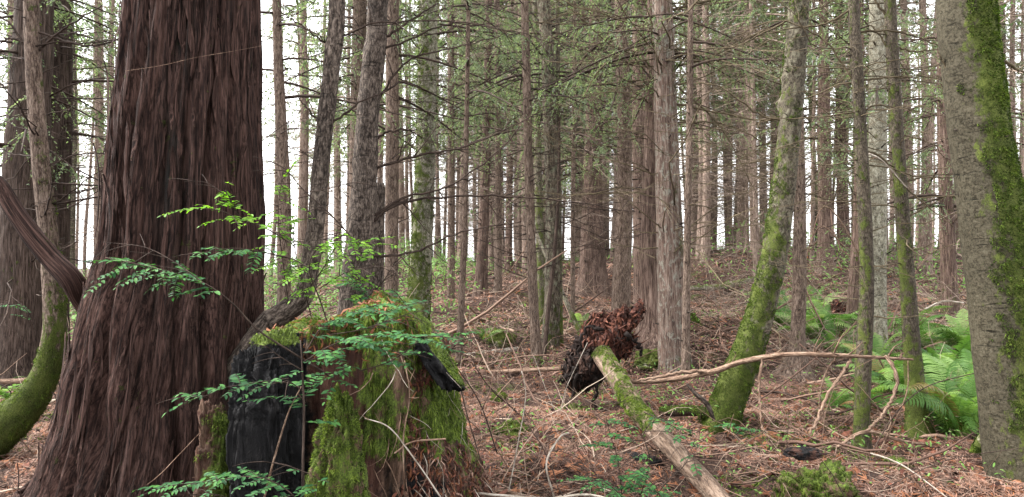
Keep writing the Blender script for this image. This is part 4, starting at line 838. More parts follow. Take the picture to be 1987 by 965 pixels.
lump('mossy_shard', px(660, 925, 2.98), (.150, .11, .31), M['stump'], stump, seed=31, amp=.5, freq=2.2, shape=lambda V, D: V * np.stack([1.0 - .62 * (D[..., 2] + 1) / 2, 1.0 - .4 * (D[..., 2] + 1) / 2, 1 + 0 * D[..., 2]], -1), power=.9, mfun=lambda V, D: .62 + 0 * D[..., 0], tufts=34000, tl=.009, nu=120, nv=90, hang=.3)
lump('mossy_buttress', px(420, 905, 3.5), (.075, .10, .26), M['stump'], stump, seed=37, amp=.5, freq=2.2, power=.8, rotw=.5, mfun=lambda V, D: .35 + .5 * D[..., 0], tufts=12000, tl=.009, nu=80, nv=60, hang=.6)

# crumbling chips and fallen fronds over the stump's right flank
def chips(name, V, N_, W, n, L0, L1, parent, mat, seed, drop=.5, wf=.35):
    rg = np.random.default_rng(seed); a, b = W.shape; i = rg.integers(0, a - 1, n * 6); j = rg.integers(0, b, n * 6)
    ok = (W[i, j] + .6 * fbm(V[i, j] * 8, seed, 2) > .5); i, j = i[ok][:n], j[ok][:n]; K = len(i)
    s = rg.random(K)[:, None]; P = V[i, j] * (1 - s) + V[i + 1, j] * s + N_[i, j] * rg.uniform(.0, .012, (K, 1)); nn = N_[i, j]
    d = nrm(rg.normal(0, 1, (K, 3)) + np.array([0, 0, -1]) * drop * 2); L = rg.uniform(L0, L1, K)
    acc = Acc(); flat_pieces(acc, P, nn + rg.normal(0, .5, (K, 3)), d, L, L * wf * rg.uniform(.4, 1.3, K), np.clip(rg.beta(1.6, 2, K), 0, 1), .2)
    o = build(acc, name, mat, parent, smooth=False); o.location = -parent_loc(parent); o['kind'] = 'stuff'; return o
front = (SV[..., 1] < SY + .1)
wr = np.where(front, sstep(-.6, -.35, sx_) * (1 - .55 * sstep(.75, 1.0, sz_)) * (1 - sstep(.3, .7, SM) * .8), 0)
chips('crumbled_wood', SV, SN, wr * 1.1, 5000, .012, .05, stump, M['chip'], 3, .6, .28)
chips('dry_bits', SV, SN, wr * .9, 2200, .012, .06, stump, M['litter'], 33, .9, .16)
chips('hanging_fronds', SV, SN, wr * .8, 1100, .02, .07, stump, M['orange'], 4, .8, .18)
wt = np.where(front & (sz_ > 1.0), .8, 0)
chips('fallen_fronds', SV, SN, wt * .8, 1100, .02, .06, stump, M['orange'], 6, .1, .2)
# hanging rootlets on the flank
rg = np.random.default_rng(8)
for k in range(110):
    x = rg.uniform(-.62, .0); i = int(rg.integers(20, 165)); j = int(np.argmin(np.abs(sx_[i] - x) + 5 * (SV[i, :, 1] > SY))); p = SV[i, j] + SN[i, j] * .01
    Lr = rg.uniform(.1, .35); path = wander(p[None], np.array([[rg.normal(.5, .5), -.3, -1.0]]), np.array([Lr]), 8, .4)
    path[0, :, 1] = np.minimum(path[0, :, 1], p[1] + .0) - np.linspace(0, .05, 8)
    a = Acc(); tubes(a, path, (rg.uniform(.001, .003) * np.linspace(1, .5, 8))[None], 4); build(a, 'rootlet', M['stick' if k % 3 else 'palestick'], stump, origin=p)

# ------------------------------------------------------------------ fallen tree with its root plate
D0 = 6.7
fl = thing('fallen_tree', tuple(px(1175, 700, D0)), 'mossy fallen log with a dark upturned root plate at its far end', 'fallen tree')
lp = [(1168, 688, 42, 6.75), (1200, 738, 41, 6.3), (1240, 800, 41, 5.75), (1285, 850, 41, 5.3), (1330, 898, 42, 4.9), (1375, 945, 43, 4.55), (1420, 1000, 45, 4.2)]
Q = np.array([[*px(u, v, d), wd / 2 * d / F * .95] for u, v, wd, d in lp])
acc = trunk_mesh(Q, 170, 44, seed=61, rough=.05, flute=.05, seedax=(0, 0, 1), moss=(-.05, .35, 0, 1), mdir=(-.3, 0, 1), knots=4)
I = acc.info; tt = np.linspace(0, 1, 170)[:, None]; mo = I['moss'] + .25 - .65 * sstep(.5, .62, tt); acc.A['moss'][0] = mo.ravel()
build(acc, 'trunk', M['barelog'], fl, origin=Q[0][:3]); moss_tufts('moss', I['V'], I['rv'], mo, 22000, .010, fl, seed=62, hang=.4, thr=.45)
def rp_shape(V, D): return V * (1 + .30 * np.clip(ridge(D * 3.2, 71, 3), -1, 1))[..., None]
rc = px(1168, 674, 6.95)
_, rv_, rd_ = lump('root_plate', rc, (.165, .13, .27), M['chip'], fl, seed=70, amp=.75, freq=2.4, power=1.2, shape=rp_shape, nu=170, nv=120, rot=(math.radians(30), 'Y'), mfun=lambda V, D: 0 * D[..., 0])
chips('crumbling_roots', rv_, rd_, .45 + .6 * rd_[..., 2] + .3 * rd_[..., 0], 5200, .03, .11, fl, M['chip'], 7, 1.6, .28)
_, kv, kd = lump('root_knob', px(1224, 622, 6.9), (.05, .08, .14), M['chip'], fl, seed=75, amp=.8, freq=3, nu=90, nv=60, rot=(math.radians(35), 'Y'), mfun=lambda V, D: 0 * D[..., 0])
chips('crumbling_knob', kv, kd, 1 + 0 * kd[..., 0], 700, .02, .07, fl, M['chip'], 9, .8, .4)
_, kv, kd = lump('shade_dark_underside', px(1134, 716, 6.85), (.14, .13, .15), M['blackroot_shade'], fl, seed=77, amp=.9, freq=2.4, nu=90, nv=60, mfun=lambda V, D: 0 * D[..., 0])  # lump and its bits painted near-black for the shade inside the hollow
chips('shade_dark_bits', kv, kd, 1 + 0 * kd[..., 0], 1600, .03, .10, fl, M['blackroot_shade'], 19, 1.5, .3)
roots = [[(1130, 700), (1118, 745), (1106, 775), (1098, 808), (1091, 840)], [(1158, 735), (1158, 768), (1148, 795), (1143, 815)], [(1120, 715), (1100, 735), (1082, 742)], [(1165, 640), (1140, 632), (1128, 660), (1125, 700)], [(1215, 650), (1238, 668), (1246, 690)]]
for k, r_ in enumerate(roots):
    Q = np.array([[*px(u, v, 6.72 - .06 * (k % 3)), (9 - 1.4 * i) / 2 * 6.8 / F * .8] for i, (u, v) in enumerate(r_)]); S, q = resample(Q, 16); S[:, :3] += np.random.default_rng(k).normal(0, .011, (16, 3)); S[:, 3] *= np.random.default_rng(k + 9).uniform(.6, 1.5, 16)
    a = Acc(); tubes(a, S[None, :, :3], S[None, :, 3], 7); build(a, 'root', M['blackroot_shade'], fl, origin=S[0, :3])
rg = np.random.default_rng(12)
for k in range(60):
    i, j = int(rg.integers(20, 110)), int(rg.integers(0, 170)); p = rv_[i, j]; L = rg.uniform(.08, .3)
    path = wander(p[None], rd_[i, j][None] + np.array([[0, 0, -.9]]), np.array([L]), 7, .7); a = Acc(); tubes(a, path, (rg.uniform(.002, .006) * np.linspace(1, .3, 7))[None], 4); build(a, 'rootlet', M['blackroot_shade'], fl, origin=p)

for k in range(80):                                     # torn splinters standing off the plate, mostly to the upper right
    i, j = int(rg.integers(8, 60)), int(rg.integers(0, 170)); p = rv_[i, j]; d = nrm(rd_[i, j] * .5 + np.array([.55, -.25, .75]) + rg.normal(0, .3, 3)); L = rg.uniform(.05, .17); r0 = rg.uniform(.006, .016)
    a = Acc(); tubes(a, np.stack([p - d * .03, p + d * L * .5 + rg.normal(0, .008, 3), p + d * L])[None], np.array([[r0, r0 * .7, r0 * .12]]), 4, [rg.uniform(.3, 1)]); build(a, 'splinter', M['chip'], fl, smooth=False, origin=p)

# ------------------------------------------------------------------ fallen poles, sticks and logs
def stick(name, pts, mat, label, cat='branch', sides=10, moss=(-.4, 0, 0, 1), tufts=0, twigs=0, group=None, rough=.2, seg=70, seedax=None, smat='stick'):
    """pts: (u,v,width,d) ; d None = resting on the ground"""
    Q = []
    for (u, v, wd, d) in pts:
        wd = wd * .72
        d = d or on_ground(u, v); c = px(u, v, d); Q.append([*c, wd / 2 * d / F])
    Q = np.array(Q); ax = seedax or ((0, 0, 1) if abs(Q[-1][2] - Q[0][2]) < .7 * np.linalg.norm(Q[-1][:3] - Q[0][:3]) else (0, 1, 0))
    root = thing(name, tuple(Q[0][:3]), label, cat, group); sd_ = abs(hash_s(label)) % 900
    acc = trunk_mesh(Q, seg, sides, seed=sd_, rough=rough, flute=.06, seedax=ax, moss=moss, mdir=(0, -.2, 1)); I = acc.info
    build(acc, 'stem', M[mat], root, origin=Q[0][:3])
    if tufts: moss_tufts('moss', I['V'], I['rv'], I['moss'], tufts * 2, .011 * max(1, Q[0][1] / 6), root, seed=sd_)
    if twigs:
        rg = np.random.default_rng(sd_); S, q = resample(Q, 30)
        for k in range(twigs):
            i = int(rg.integers(4, 28)); d = np.array([rg.normal(0, .6), rg.normal(0, .5), rg.normal(.2, .6)]); L = rg.uniform(.1, .35) * q[-1] * .5
            build(branch_acc(S[i, :3], d, L, S[i, 3] * .4 + .001, sd_ + k, twigs=3, S=8), 'twig', M[smat], root, origin=S[i, :3])
    return root
def hash_s(s): return sum(ord(c) * (i + 7) for i, c in enumerate(s))
long_b = stick('fallen_branch', [(1195, 742, 12, 6.9), (1290, 738, 14, 6.5), (1380, 722, 15, 6.1), (1440, 702, 14, 5.9), (1530, 688, 13, 5.6), (1630, 690, 11, 5.45), (1700, 694, 9, 5.4), (1772, 698, 6, 5.4)], 'stick', 'long bare branch propped level between the root plate and the slim trunk', sides=16, seg=150, rough=.25)
for r_ in ([(1480, 695, 8, 5.75), (1474, 740, 8, 5.7), (1476, 790, 7, 5.6), (1482, 838, 6, 5.5), (1510, 858, 4, 5.4)], [(1655, 692, 9, 5.45), (1640, 715, 9, 5.4), (1605, 768, 10, 5.35), (1585, 815, 10, 5.3), (1570, 845, 8, 5.25)], [(1625, 690, 6, 5.5), (1600, 730, 6, 5.5), (1591, 780, 6, 5.5), (1605, 830, 5, 5.5)],
           [(1718, 690, 11, 5.4), (1738, 722, 11, 5.3), (1738, 760, 11, 5.25), (1718, 798, 10, 5.2), (1690, 830, 9, 5.15), (1650, 852, 8, 5.1)], [(1745, 698, 6, 5.4), (1752, 684, 5, 5.4)], [(1385, 722, 12, 6.1), (1330, 722, 10, 6.2), (1260, 735, 8, 6.3), (1205, 745, 6, 6.4)]):
    Q = np.array([[*px(u, v, d), wd * .66 / 2 * d / F] for u, v, wd, d in r_]); S, q = resample(Q, 40); S[:, :3] += np.random.default_rng(int(Q[0][0] * 99) % 77).normal(0, .004, (40, 3)); S[:, 3] *= 1 + .25 * np.random.default_rng(5).normal(0, .5, 40).clip(-1, 1); a = Acc(); tubes(a, S[None, :, :3], S[None, :, 3], 8, [.5]); build(a, 'side_branch', M['stick'], long_b, origin=S[0, :3])
stick('fallen_pole', [(780, 738, 8, 9.3), (880, 727, 10, 8.9), (1000, 720, 11, 8.6), (1100, 715, 11, 8.3)], 'stick', 'straight bare pole lying left of the root plate on the litter', sides=12)
stick('fallen_log', [(918, 628, 22, 15.2), (960, 608, 25, 15.6), (1010, 582, 24, 16.4), (1045, 566, 18, 17)], 'mosslog', 'mossy log slanting up the slope behind the thin centre trunks', 'log', 14, (.5, .4, 0, 1))
stick('leaning_pole', [(1130, 655, 16, 10.6), (1105, 600, 13, 10.8), (1075, 530, 11, 11), (1048, 470, 9, 11.2), (1030, 420, 6, 11.4)], 'mosslog', 'thin pole leaning across the peeling centre trunk', 'pole', 10, (.0, 0, .9, .4))
stick('leaning_pole', [(1056, 690, 12, 9.6), (1064, 600, 12, 9.8), (1075, 500, 10, 10), (1083, 380, 8, 10.2), (1086, 200, 6, 10.4)], 'twig', 'thin dark pole standing against the front of the peeling centre trunk', 'pole', 10)
stick('fallen_log', [(905, 690, 14, None), (950, 686, 18, None), (1005, 678, 16, None)], 'palestick', 'pale grey log fragment on the flat ground left of the centre trunks', 'log', 12, (-.1, .2, 0, 1))
stick('fallen_log', [(915, 798, 9, None), (985, 795, 12, None), (1060, 797, 12, None), (1130, 793, 12, None)], 'mosslog', 'thin green mossy log lying beneath the root plate', 'log', 12, (.8, .4, 0, 1), 2500)
stick('fallen_log', [(1120, 797, 12, None), (1180, 790, 14, None), (1215, 786, 14, None)], 'mosslog', 'short mossy log touching the left side of the fallen trunk', 'log', 12, (.6, .4, 0, 1), 2000)
stick('fallen_log', [(1280, 800, 24, 6.3), (1340, 798, 28, 6.2), (1410, 806, 20, 6.1)], 'twig', 'half-buried log with dark underside right of the fallen trunk', 'log', 16, (.25, .4, 0, 1), 2500)
stick('fallen_log', [(1480, 830, 10, None), (1540, 828, 14, None), (1620, 832, 12, None), (1650, 834, 10, None)], 'mosslog', 'low green log between the leaning alder and the slim nearest trunk', 'log', 12, (.7, .4, 0, 1), 2500)
stick('fallen_branch', [(1600, 862, 8, 5.7), (1680, 860, 8, 5.8), (1760, 858, 8, 5.9), (1850, 872, 9, 5.8), (1905, 880, 9, 5.7)], 'palestick', 'long pale pole on the ground behind the slim nearest trunk', sides=10)
stick('fallen_branch', [(1625, 868, 9, 5.2), (1680, 838, 9, 5.3), (1760, 858, 8, 5.4), (1850, 866, 7, 5.4)], 'stick', 'brown crooked stick resting before the ferns', sides=8)
stick('mossy_root', [(1895, 880, 26, 5.0), (1905, 858, 30, 5.0), (1925, 838, 34, 4.95), (1950, 815, 36, 4.9)], 'mosslog', 'moss-covered root arching from the foot of the thick right alder', 'root', 16, (.6, .3, 0, 1), 3000)
stick('mossy_root', [(1330, 660, 40, 10.4), (1370, 668, 30, 10.2), (1400, 680, 22, 10.0), (1440, 692, 14, 9.9)], 'mosslog', 'mossy buttress root spreading right from the silvery cedar', 'root', 18, (.5, .4, 0, 1), 4000)
stick('mossy_root', [(1340, 610, 20, 10.5), (1350, 640, 34, 10.4), (1375, 672, 30, 10.2), (1385, 690, 20, 10.1)], 'mosslog', 'steep mossy buttress against the right foot of the silvery cedar', 'root', 18, (.5, .4, 0, 1), 3000)
stick('fallen_branch', [(1440, 690, 8, None), (1520, 668, 9, None), (1600, 640, 8, None)], 'stick', 'bare stick lying on the slope right of the leaning alder')
stick('fallen_log', [(1520, 585, 10, 13), (1600, 578, 12, 13.3), (1700, 580, 10, 13.6)], 'stick', 'reddish log across the slope above the ferns', 'log')
stick('fallen_log', [(1340, 560, 14, 15), (1400, 556, 16, 15.5), (1470, 540, 14, 16)], 'mosslog', 'grey mossy log on the dim slope right of the silvery cedar', 'log', 12, (.2, .4, 0, 1))
stick('fallen_log', [(-40, 742, 12, 7.6), (60, 738, 14, 7.6), (150, 728, 13, 7.7), (230, 720, 12, 7.8)], 'stick', 'pale brown log crossing behind the mossy curved trunk', 'log', 12)
stick('fallen_branch', [(1118, 1010, 9, 4.3), (1000, 958, 9, 4.2), (900, 950, 9, 4.1), (800, 952, 9, 4.0), (700, 968, 8, 3.9)], 'stick', 'brown stick running along the bottom edge below the stump', sides=10)
stick('fallen_branch', [(1280, 1005, 9, 3.6), (1150, 962, 8, 3.6), (1060, 968, 8, 3.6), (930, 958, 7, 3.6), (860, 952, 6, 3.6)], 'palestick', 'long pale thin stick along the bottom edge in the centre', sides=8)
stick('broken_snag', [(1385, 815, 9, 6.0), (1372, 785, 13, 6.0), (1350, 765, 12, 6.0), (1333, 745, 7, 6.0)], 'grey', 'dark hooked root snag right of the fallen trunk', 'snag')
for k, (pl, wd, lab, mt) in enumerate([
    ([(985, 965, 4.2), (1005, 860, 4.25), (1020, 770, 4.3), (1012, 720, 4.35)], 4, 'thin white upright stem rising in front of the litter, left of the root plate', 'palestick'),
    ([(1075, 965, 4.1), (1060, 900, 4.1), (1085, 850, 4.15), (1104, 840, 4.15)], 7, 'grey crooked stem hooked at its tip, bottom centre', 'palestick'),
    ([(1000, 965, 4.2), (1070, 900, 4.3), (1125, 850, 4.4)], 4, 'slanting tan stem leaning right at the bottom centre', 'stick'),
    ([(785, 965, 3.0), (783, 850, 2.98), (795, 770, 3.0), (785, 700, 3.05)], 5, 'pale root hanging straight down the mossy right side of the stump', 'stick'),
    ([(855, 965, 2.95), (800, 885, 2.95), (755, 830, 2.95), (708, 812, 2.95)], 5, 'pale thin stem curving down across the stump front', 'palestick'),
    ([(865, 852, 3.0), (800, 858, 2.98), (765, 880, 2.95)], 5, 'rusty dead frond stalk laid across the lower stump flank', 'stick'),
    ([(935, 900, 3.5), (905, 800, 3.5), (885, 720, 3.5), (850, 660, 3.5)], 4, 'dark bare sucker arching right of the leaning slab', 'twig'),
    ([(965, 880, 3.6), (930, 780, 3.6), (880, 705, 3.6), (860, 680, 3.6)], 4, 'outermost dark bare sucker arching off the stump top', 'twig'),
    ([(513, 965, 2.7), (535, 880, 2.7), (560, 800, 2.7), (585, 750, 2.7)], 6, 'tan stem crossing the charred face of the stump', 'stick'),
    ([(245, 965, 4.0), (300, 930, 3.95), (350, 880, 3.9), (388, 840, 3.9)], 3, 'fine tan stem slanting over the foot of the old cedar', 'stick'),
    ([(243, 138, 3.8), (310, 128, 3.8), (380, 112, 3.75), (450, 100, 3.75), (515, 88, 3.7)], 1.1, 'hair-thin twig strung across the upper old cedar', 'stick'),
    ([(1140, 665, 5.6), (1100, 750, 5.5), (1080, 800, 5.4), (1035, 690, 5.6)], 2, 'hair-thin bent stem left of the root plate', 'palestick'),
    ([(1690, 880, 5.0), (1740, 800, 5.0), (1800, 750, 5.0), (1900, 722, 5.0)], 4, 'dark thin whip arching right before the ferns', 'twig'),
    ([(1705, 880, 5.0), (1735, 820, 5.0), (1760, 760, 5.0), (1762, 700, 5.0)], 4, 'tan thin whip rising before the ferns', 'stick'),
    ([(1700, 960, 4.3), (1760, 925, 4.3), (1850, 890, 4.3), (1980, 870, 4.35)], 3, 'fine dark twig slanting across the bank at lower right', 'twig'),
    ([(1690, 880, 4.9), (1730, 893, 4.7), (1770, 915, 4.5), (1850, 975, 4.2)], 5, 'white crooked stick lying down the bank at lower right', 'palestick'),
    ([(1110, 700, 7.5), (1150, 640, 9.0), (1180, 610, 10)], 4, 'bare twig poking up behind the root plate', 'stick'),
    ([(1600, 640, 9), (1560, 540, 9), (1590, 440, 9), (1640, 480, 9)], 5, 'arching tan vine above the right-hand ferns', 'stick'),
    ([(1720, 640, 9), (1660, 480, 9), (1600, 400, 9), (1570, 480, 9)], 5, 'long arching vine crossing behind the slim trunks', 'stick'),
    ([(1686, 298, 4.9), (1715, 315, 4.9), (1760, 365, 4.9)], 5, 'short pale broken twig between the two slim right trunks', 'palestick'),
    ([(1795, 600, 7.5), (1830, 585, 7.5), (1870, 588, 7.5)], 5, 'pale forked twig against the dark gap left of the thick alder', 'palestick')]):
    stick('bare_stem', [(u, v, wd * (1 - .12 * i), d) for i, (u, v, d) in enumerate(pl)], mt, lab, 'stem', 6, twigs=2 if wd > 3 else 0, seg=30)

rg = np.random.default_rng(21)
for k in range(16):
    u = rg.uniform(1300, 1740); i_ = np.interp(u, [1195, 1290, 1380, 1440, 1530, 1630, 1700, 1772], [742, 738, 722, 702, 688, 690, 694, 698]); d_ = np.interp(u, [1195, 1290, 1380, 1440, 1530, 1630, 1700, 1772], [6.9, 6.5, 6.1, 5.9, 5.6, 5.45, 5.4, 5.4])
    p = px(u, i_, d_); dv = nrm(np.array([rg.normal(.4, .4), rg.normal(0, .4), rg.normal(.1, .7)])); L = rg.uniform(.03, .22)
    a = Acc(); tubes(a, np.stack([p, p + dv * L * .5 + rg.normal(0, .01, 3), p + dv * L])[None], np.array([[.008, .005, .002]]), 5, [.5]); build(a, 'broken_twig', M['stick'], long_b, origin=p)
# mossy lumps on the floor
for (u, v, wd, ht, lab, tf) in ((1000, 842, 64, 34, 'round moss cushion in the litter at lower centre', 6000), (1262, 712, 70, 40, 'bright moss cushion at the left foot of the silvery cedar', 4000), (968, 782, 26, 34, 'small mossy stub left of the root plate', 1500),
                                (970, 668, 50, 36, 'dark mossy hollow log end behind the pale log fragment', 1500), (1100, 800, 70, 18, 'flat moss patch under the root plate', 3000), (1740, 905, 60, 20, 'thin moss strip on the bank at lower right', 1500)):
    d = on_ground(u, v); c = px(u, v, d); c[2] = Gf(c[0], c[1]) + .0; root = thing('moss_clump', tuple(c), lab, 'moss clump')
    lump('core', c, (wd / 2 * d / F, wd / 2 * d / F * .8, ht * .55 * d / F), M['mosslog'], root, seed=int(u), amp=.8, moss=.6, tufts=tf * 2, tl=.011)
# mossy rotten stub at lower right
c = px(1590, 968, 4.3); ms_ = thing('mossy_stub', tuple(c), 'rotten stub draped in green moss, poking from the bank at lower right', 'stump')
lump('core', c, (.17, .13, .16), M['stump'], ms_, seed=90, amp=.75, freq=2.2, power=.8, mfun=lambda V, D: .35 + .3 * D[..., 2], tufts=26000, tl=.010, hang=1.2)
_, v2, d2 = lump('broken_top', px(1560, 880, 4.45), (.11, .07, .03), M['stump'], ms_, seed=92, amp=.4, freq=3, rotw=1, char=.5, mfun=lambda V, D: 0 * D[..., 0] - .3)
# small crumbling red stump up the slope
d = 10.8; c = px(1632, 640, d); rs = thing('red_stump', tuple(px(1632, 685, d)), 'small crumbling red-brown stump among the ferns', 'stump')
_, v3, d3 = lump('core', c, (.13, .13, .38), M['stump'], rs, seed=95, amp=.3, freq=2.5, power=.6, rotw=1.3, mfun=lambda V, D: -.4 + 0 * D[..., 0]); chips('crumbled_wood', v3, d3, 1 + 0 * d3[..., 0], 1500, .03, .08, rs, M['chip'], 5, .5, .4)
# chunks of rotten wood in the bank
rg = np.random.default_rng(44)
for k, (u, v, s, lab) in enumerate([(1560, 872, .05, 'dark split slab of rotten wood on the bank crest behind the mossy stub'), (1720, 862, .06, 'dark curved bark plate on the bank before the slim nearest trunk'), (1890, 905, .07, 'red-brown rotten chunk below the thick right alder'), (1235, 900, .10, 'dark hollow lump under the fallen trunk at lower centre'), (1150, 805, .05, 'rusty flat bark flake standing below the root plate')]):
    d = on_ground(u, v); c = px(u, v, d); root = thing('wood_chunk', tuple(c), lab, 'rotten wood')
    _, v4, d4 = lump('core', c, (s * 1.6, s, s * .6), M['stump'], root, seed=50 + k, amp=.45, freq=2.6, rotw=.9, char=.7 if k in (0, 3) else 0, mfun=lambda V, D: -.4 + 0 * D[..., 0], nu=40, nv=26)

# ------------------------------------------------------------------ sword ferns
def frond_mesh(seed, L=.66, pairs=34):
    rg = np.random.default_rng(seed); a = Acc(); t = np.linspace(0, 1, pairs + 2); bend = rg.uniform(.55, .9)
    y = L * (t - .12 * t ** 2); z = L * (.78 * t - bend * t ** 2.2); x = L * rg.normal(0, .05) * t ** 2; C = np.stack([x + 0 * t, y, z], 1)
    tubes(a, C[None], (.003 * (1 - .7 * t))[None], 3, [.4]); k = np.arange(2, pairs + 2); tg = nrm(np.gradient(C, axis=0))[k]
    for s in (-1, 1):
        ln = L * .15 * np.sin(np.clip((t[k] * .93 + .07), 0, 1) ** .7 * np.pi) ** .7 + .008; sd = np.tile([s, 0, 0], (len(k), 1)); up = np.cross(sd, tg) * s
        d = nrm(sd + tg * .35 + up * (-.12) + rg.normal(0, .07, (len(k), 3))); b = C[k]; w_ = tg * (L / pairs * .36)
        tip = b + d * ln[:, None] - np.array([0, 0, 1]) * (ln * .22)[:, None]; mid = b + d * (ln * .5)[:, None]
        V = np.stack([b - w_ * .7, b + w_ * .7, mid + w_, tip, mid - w_ * .8], 1); i = np.arange(len(k))[:, None] * 5
        a.add(V.reshape(-1, 3), i + np.array([0, 1, 2, 4]), i + np.array([4, 2, 3]), tc=V.reshape(-1, 3), moss=np.zeros(len(k) * 5), tint=np.full(len(k) * 5, .5))
    return a.mesh('frond', M['fern'])
FR = [frond_mesh(s) for s in range(5)]
def fern(u, v, size, n, label, d=None, group=None):
    d = d or on_ground(u, v); x = (u - CX) / F * d; z = Gf(x, d); root = thing('sword_fern', (x, d, z), label, 'fern', group); rg = np.random.default_rng(int(u * 7 + v))
    n = int(n * 1.25)
    for k in range(n):
        o = link('frond', FR[int(rg.integers(5))], root); az = k / n * 6.283 + rg.normal(0, .25); s = size * .88 * rg.uniform(.7, 1.2)
        o.rotation_euler = (rg.normal(.45, .25), rg.normal(0, .25), az); o.scale = (s,) * 3
for (u, v, s, n, lab) in [(1850, 850, 1.35, 20, 'big bright fern against the left side of the thick right alder, lowest of them'), (1830, 760, 1.3, 20, 'tall bright fern right of the leaning slim trunk'), (1740, 770, 1.15, 18, 'bright fern between the two slim right trunks'), (1700, 725, 1.1, 16, 'fern just right of the nearest slim trunk, behind the propped branch'), (1800, 690, 1.2, 18, 'pale fern behind the leaning slim trunk'),
                          (1880, 700, 1.3, 18, 'fern mostly hidden behind the thick right alder'), (1880, 790, 1.2, 18, 'shaded fern touching the thick right alder'), (1620, 690, .9, 14, 'fern left of the nearest slim trunk under the propped branch'), (1610, 655, 1.2, 16, 'fern in front of the small crumbling red stump'), (1575, 660, 1.2, 16, 'pale fern just right of the red-brown flared trunk'),
                          (1520, 640, 1.2, 16, 'fern between the leaning alder and the red-brown trunk'), (1585, 625, 1.3, 16, 'higher fern up the slope left of the crumbling stump'), (1500, 610, 1.2, 14, 'small fern on the slope behind the leaning alder'), (1760, 660, 1.2, 16, 'fern between the pale alder and the leaning slim trunk'), (1690, 800, .6, 12, 'small fern close behind the nearest slim trunk'),
                          (1620, 800, .55, 11, 'little fern in the litter beneath the hanging side branches'), (1150, 655, .6, 9, 'small fern peeking up behind the root plate'), (940, 665, .6, 10, 'fern beside the very thin trunk left of centre'), (1130, 640, .7, 9, 'fern at the foot of the leaning pole'), (30, 790, .5, 11, 'fern behind the mossy bend of the curved trunk'), (10, 760, .45, 9, 'fern at the left edge under the pale log')]:
    fern(u, v, s, n, lab)

# ------------------------------------------------------------------ leafy shrubs (each leaf its own piece)
def leaf_mesh(seed):
    rg = np.random.default_rng(seed); t = np.array([0, .2, .45, .7, .9, 1.0]); wd = np.array([.05, .34, .46, .36, .16, 0.01]) * .5 * rg.uniform(.85, 1.1); z = -.16 * t ** 2 * rg.uniform(.3, 1.5); fold = .12
    V = np.stack([np.stack([-wd, t, z + wd * fold * 2], 1), np.stack([0 * t, t, z], 1), np.stack([wd, t, z + wd * fold * 2], 1)], 1); i = np.arange(18).reshape(6, 3); a = Acc()
    a.add(V.reshape(-1, 3), np.stack([i[:-1, :-1], i[:-1, 1:], i[1:, 1:], i[1:, :-1]], -1).reshape(-1, 4)); return a
LEAF = {m: [leaf_mesh(s).mesh('leaf', M[m]) for s in range(4)] for m in ('leaflet', 'leafbright')}
def place_leaf(par, ploc, p, dirv, up, s, mat, rg):
    y = nrm(dirv); x = nrm(np.cross(y, up)); z = np.cross(x, y)
    o = link('leaf', LEAF[mat][int(rg.integers(4))], par)
    o.matrix_local = Matrix([[x[i] * s, y[i] * s, z[i] * s, p[i] - ploc[i]] for i in range(3)] + [[0, 0, 0, 1]])
def shrub(label, stems, mat='leaflet', leaf=21, cat='shrub', maxleaf=290, seed=1, name='huckleberry_shrub', wood='twig', tz=.14):
    """stems: (points (u,v,d), stem px, [t0,t1], side sprays, spray length px, end spray?)"""
    rg = np.random.default_rng(seed); p0 = px(*stems[0][0][0]); root = thing(name, tuple(p0), label, cat); cnt = 0
    for (pts, wpx, (t0, t1), nsp, spl) in stems:
        Q = np.array([[*px(u, v, d), wpx / 2 * d / F] for u, v, d in pts]); Q[:, 3] *= .62 * np.linspace(1, .4, len(Q)); S, q = resample(Q, 40)
        a = Acc(); tubes(a, S[None, :, :3], S[None, :, 3], 6, [.5]); rach = []
        for k in range(nsp):
            t = t0 + (t1 - t0) * (k + rg.uniform(.2, .8)) / nsp; i = int(t * 38); tg = nrm(S[i + 1, :3] - S[i, :3]); h = np.array([tg[0], tg[1], tg[2] * .35]); 
            if np.linalg.norm(h[:2]) < .35: az = rg.uniform(0, 6.283); h = np.array([math.cos(az), math.sin(az) * .7, .1])
            h = nrm(h); s_ = (1 if k % 2 else -1); sidev = nrm(np.cross(h, [0, 0, 1.])); ang = rg.uniform(.5, 1.1) if k < nsp - 1 else 0.05
            d = nrm(h * math.cos(ang) + sidev * s_ * math.sin(ang) + np.array([0, 0, rg.normal(0.03, tz)])); L = spl * rg.uniform(.65, 1.15) * S[i, 1] / F
            tt = np.linspace(0, 1, 8)[:, None]; C = S[i, :3] + L * (d * tt + np.array([0, 0, -.16]) * tt ** 2 + rg.normal(0, .04, 3) * tt ** 2); rach.append((C, L, S[i, 1]))
        for C, L, dd in rach: tubes(a, C[None], (.9 * dd / F * np.linspace(1, .5, 8))[None], 4, [.7])
        st = build(a, 'stem', M[wood], root, origin=S[0, :3]); pl = np.array(parent_loc(root)) + np.array(st.location)
        for C, L, dd in rach:
            ls = leaf * .86 * dd / F; n = max(3, int(L / (ls * .44)))
            for j in range(n):
                if cnt >= maxleaf: break
                f = (j + .8) / (n + .3) * 6.99; i = int(f); p = C[i] + (C[i + 1] - C[i]) * (f - i); tg = nrm(C[i + 1] - C[i]); sdv = nrm(np.cross(tg, [0, 0, 1.]))
                for sg in ((-1, 1) if j < n - 1 else (0,)):
                    if rg.random() < .08: continue
                    dv = tg * (.45 if sg else 1) + sdv * sg * .9 + np.array([0, 0, rg.normal(.0, .2)]); up = np.array([rg.normal(0, .22), rg.normal(-.25, .22), 1.])
                    place_leaf(st, pl, p, dv, up, ls * rg.uniform(.75, 1.15) * (1 - .3 * j / n), mat, rg); cnt += 1
    return root
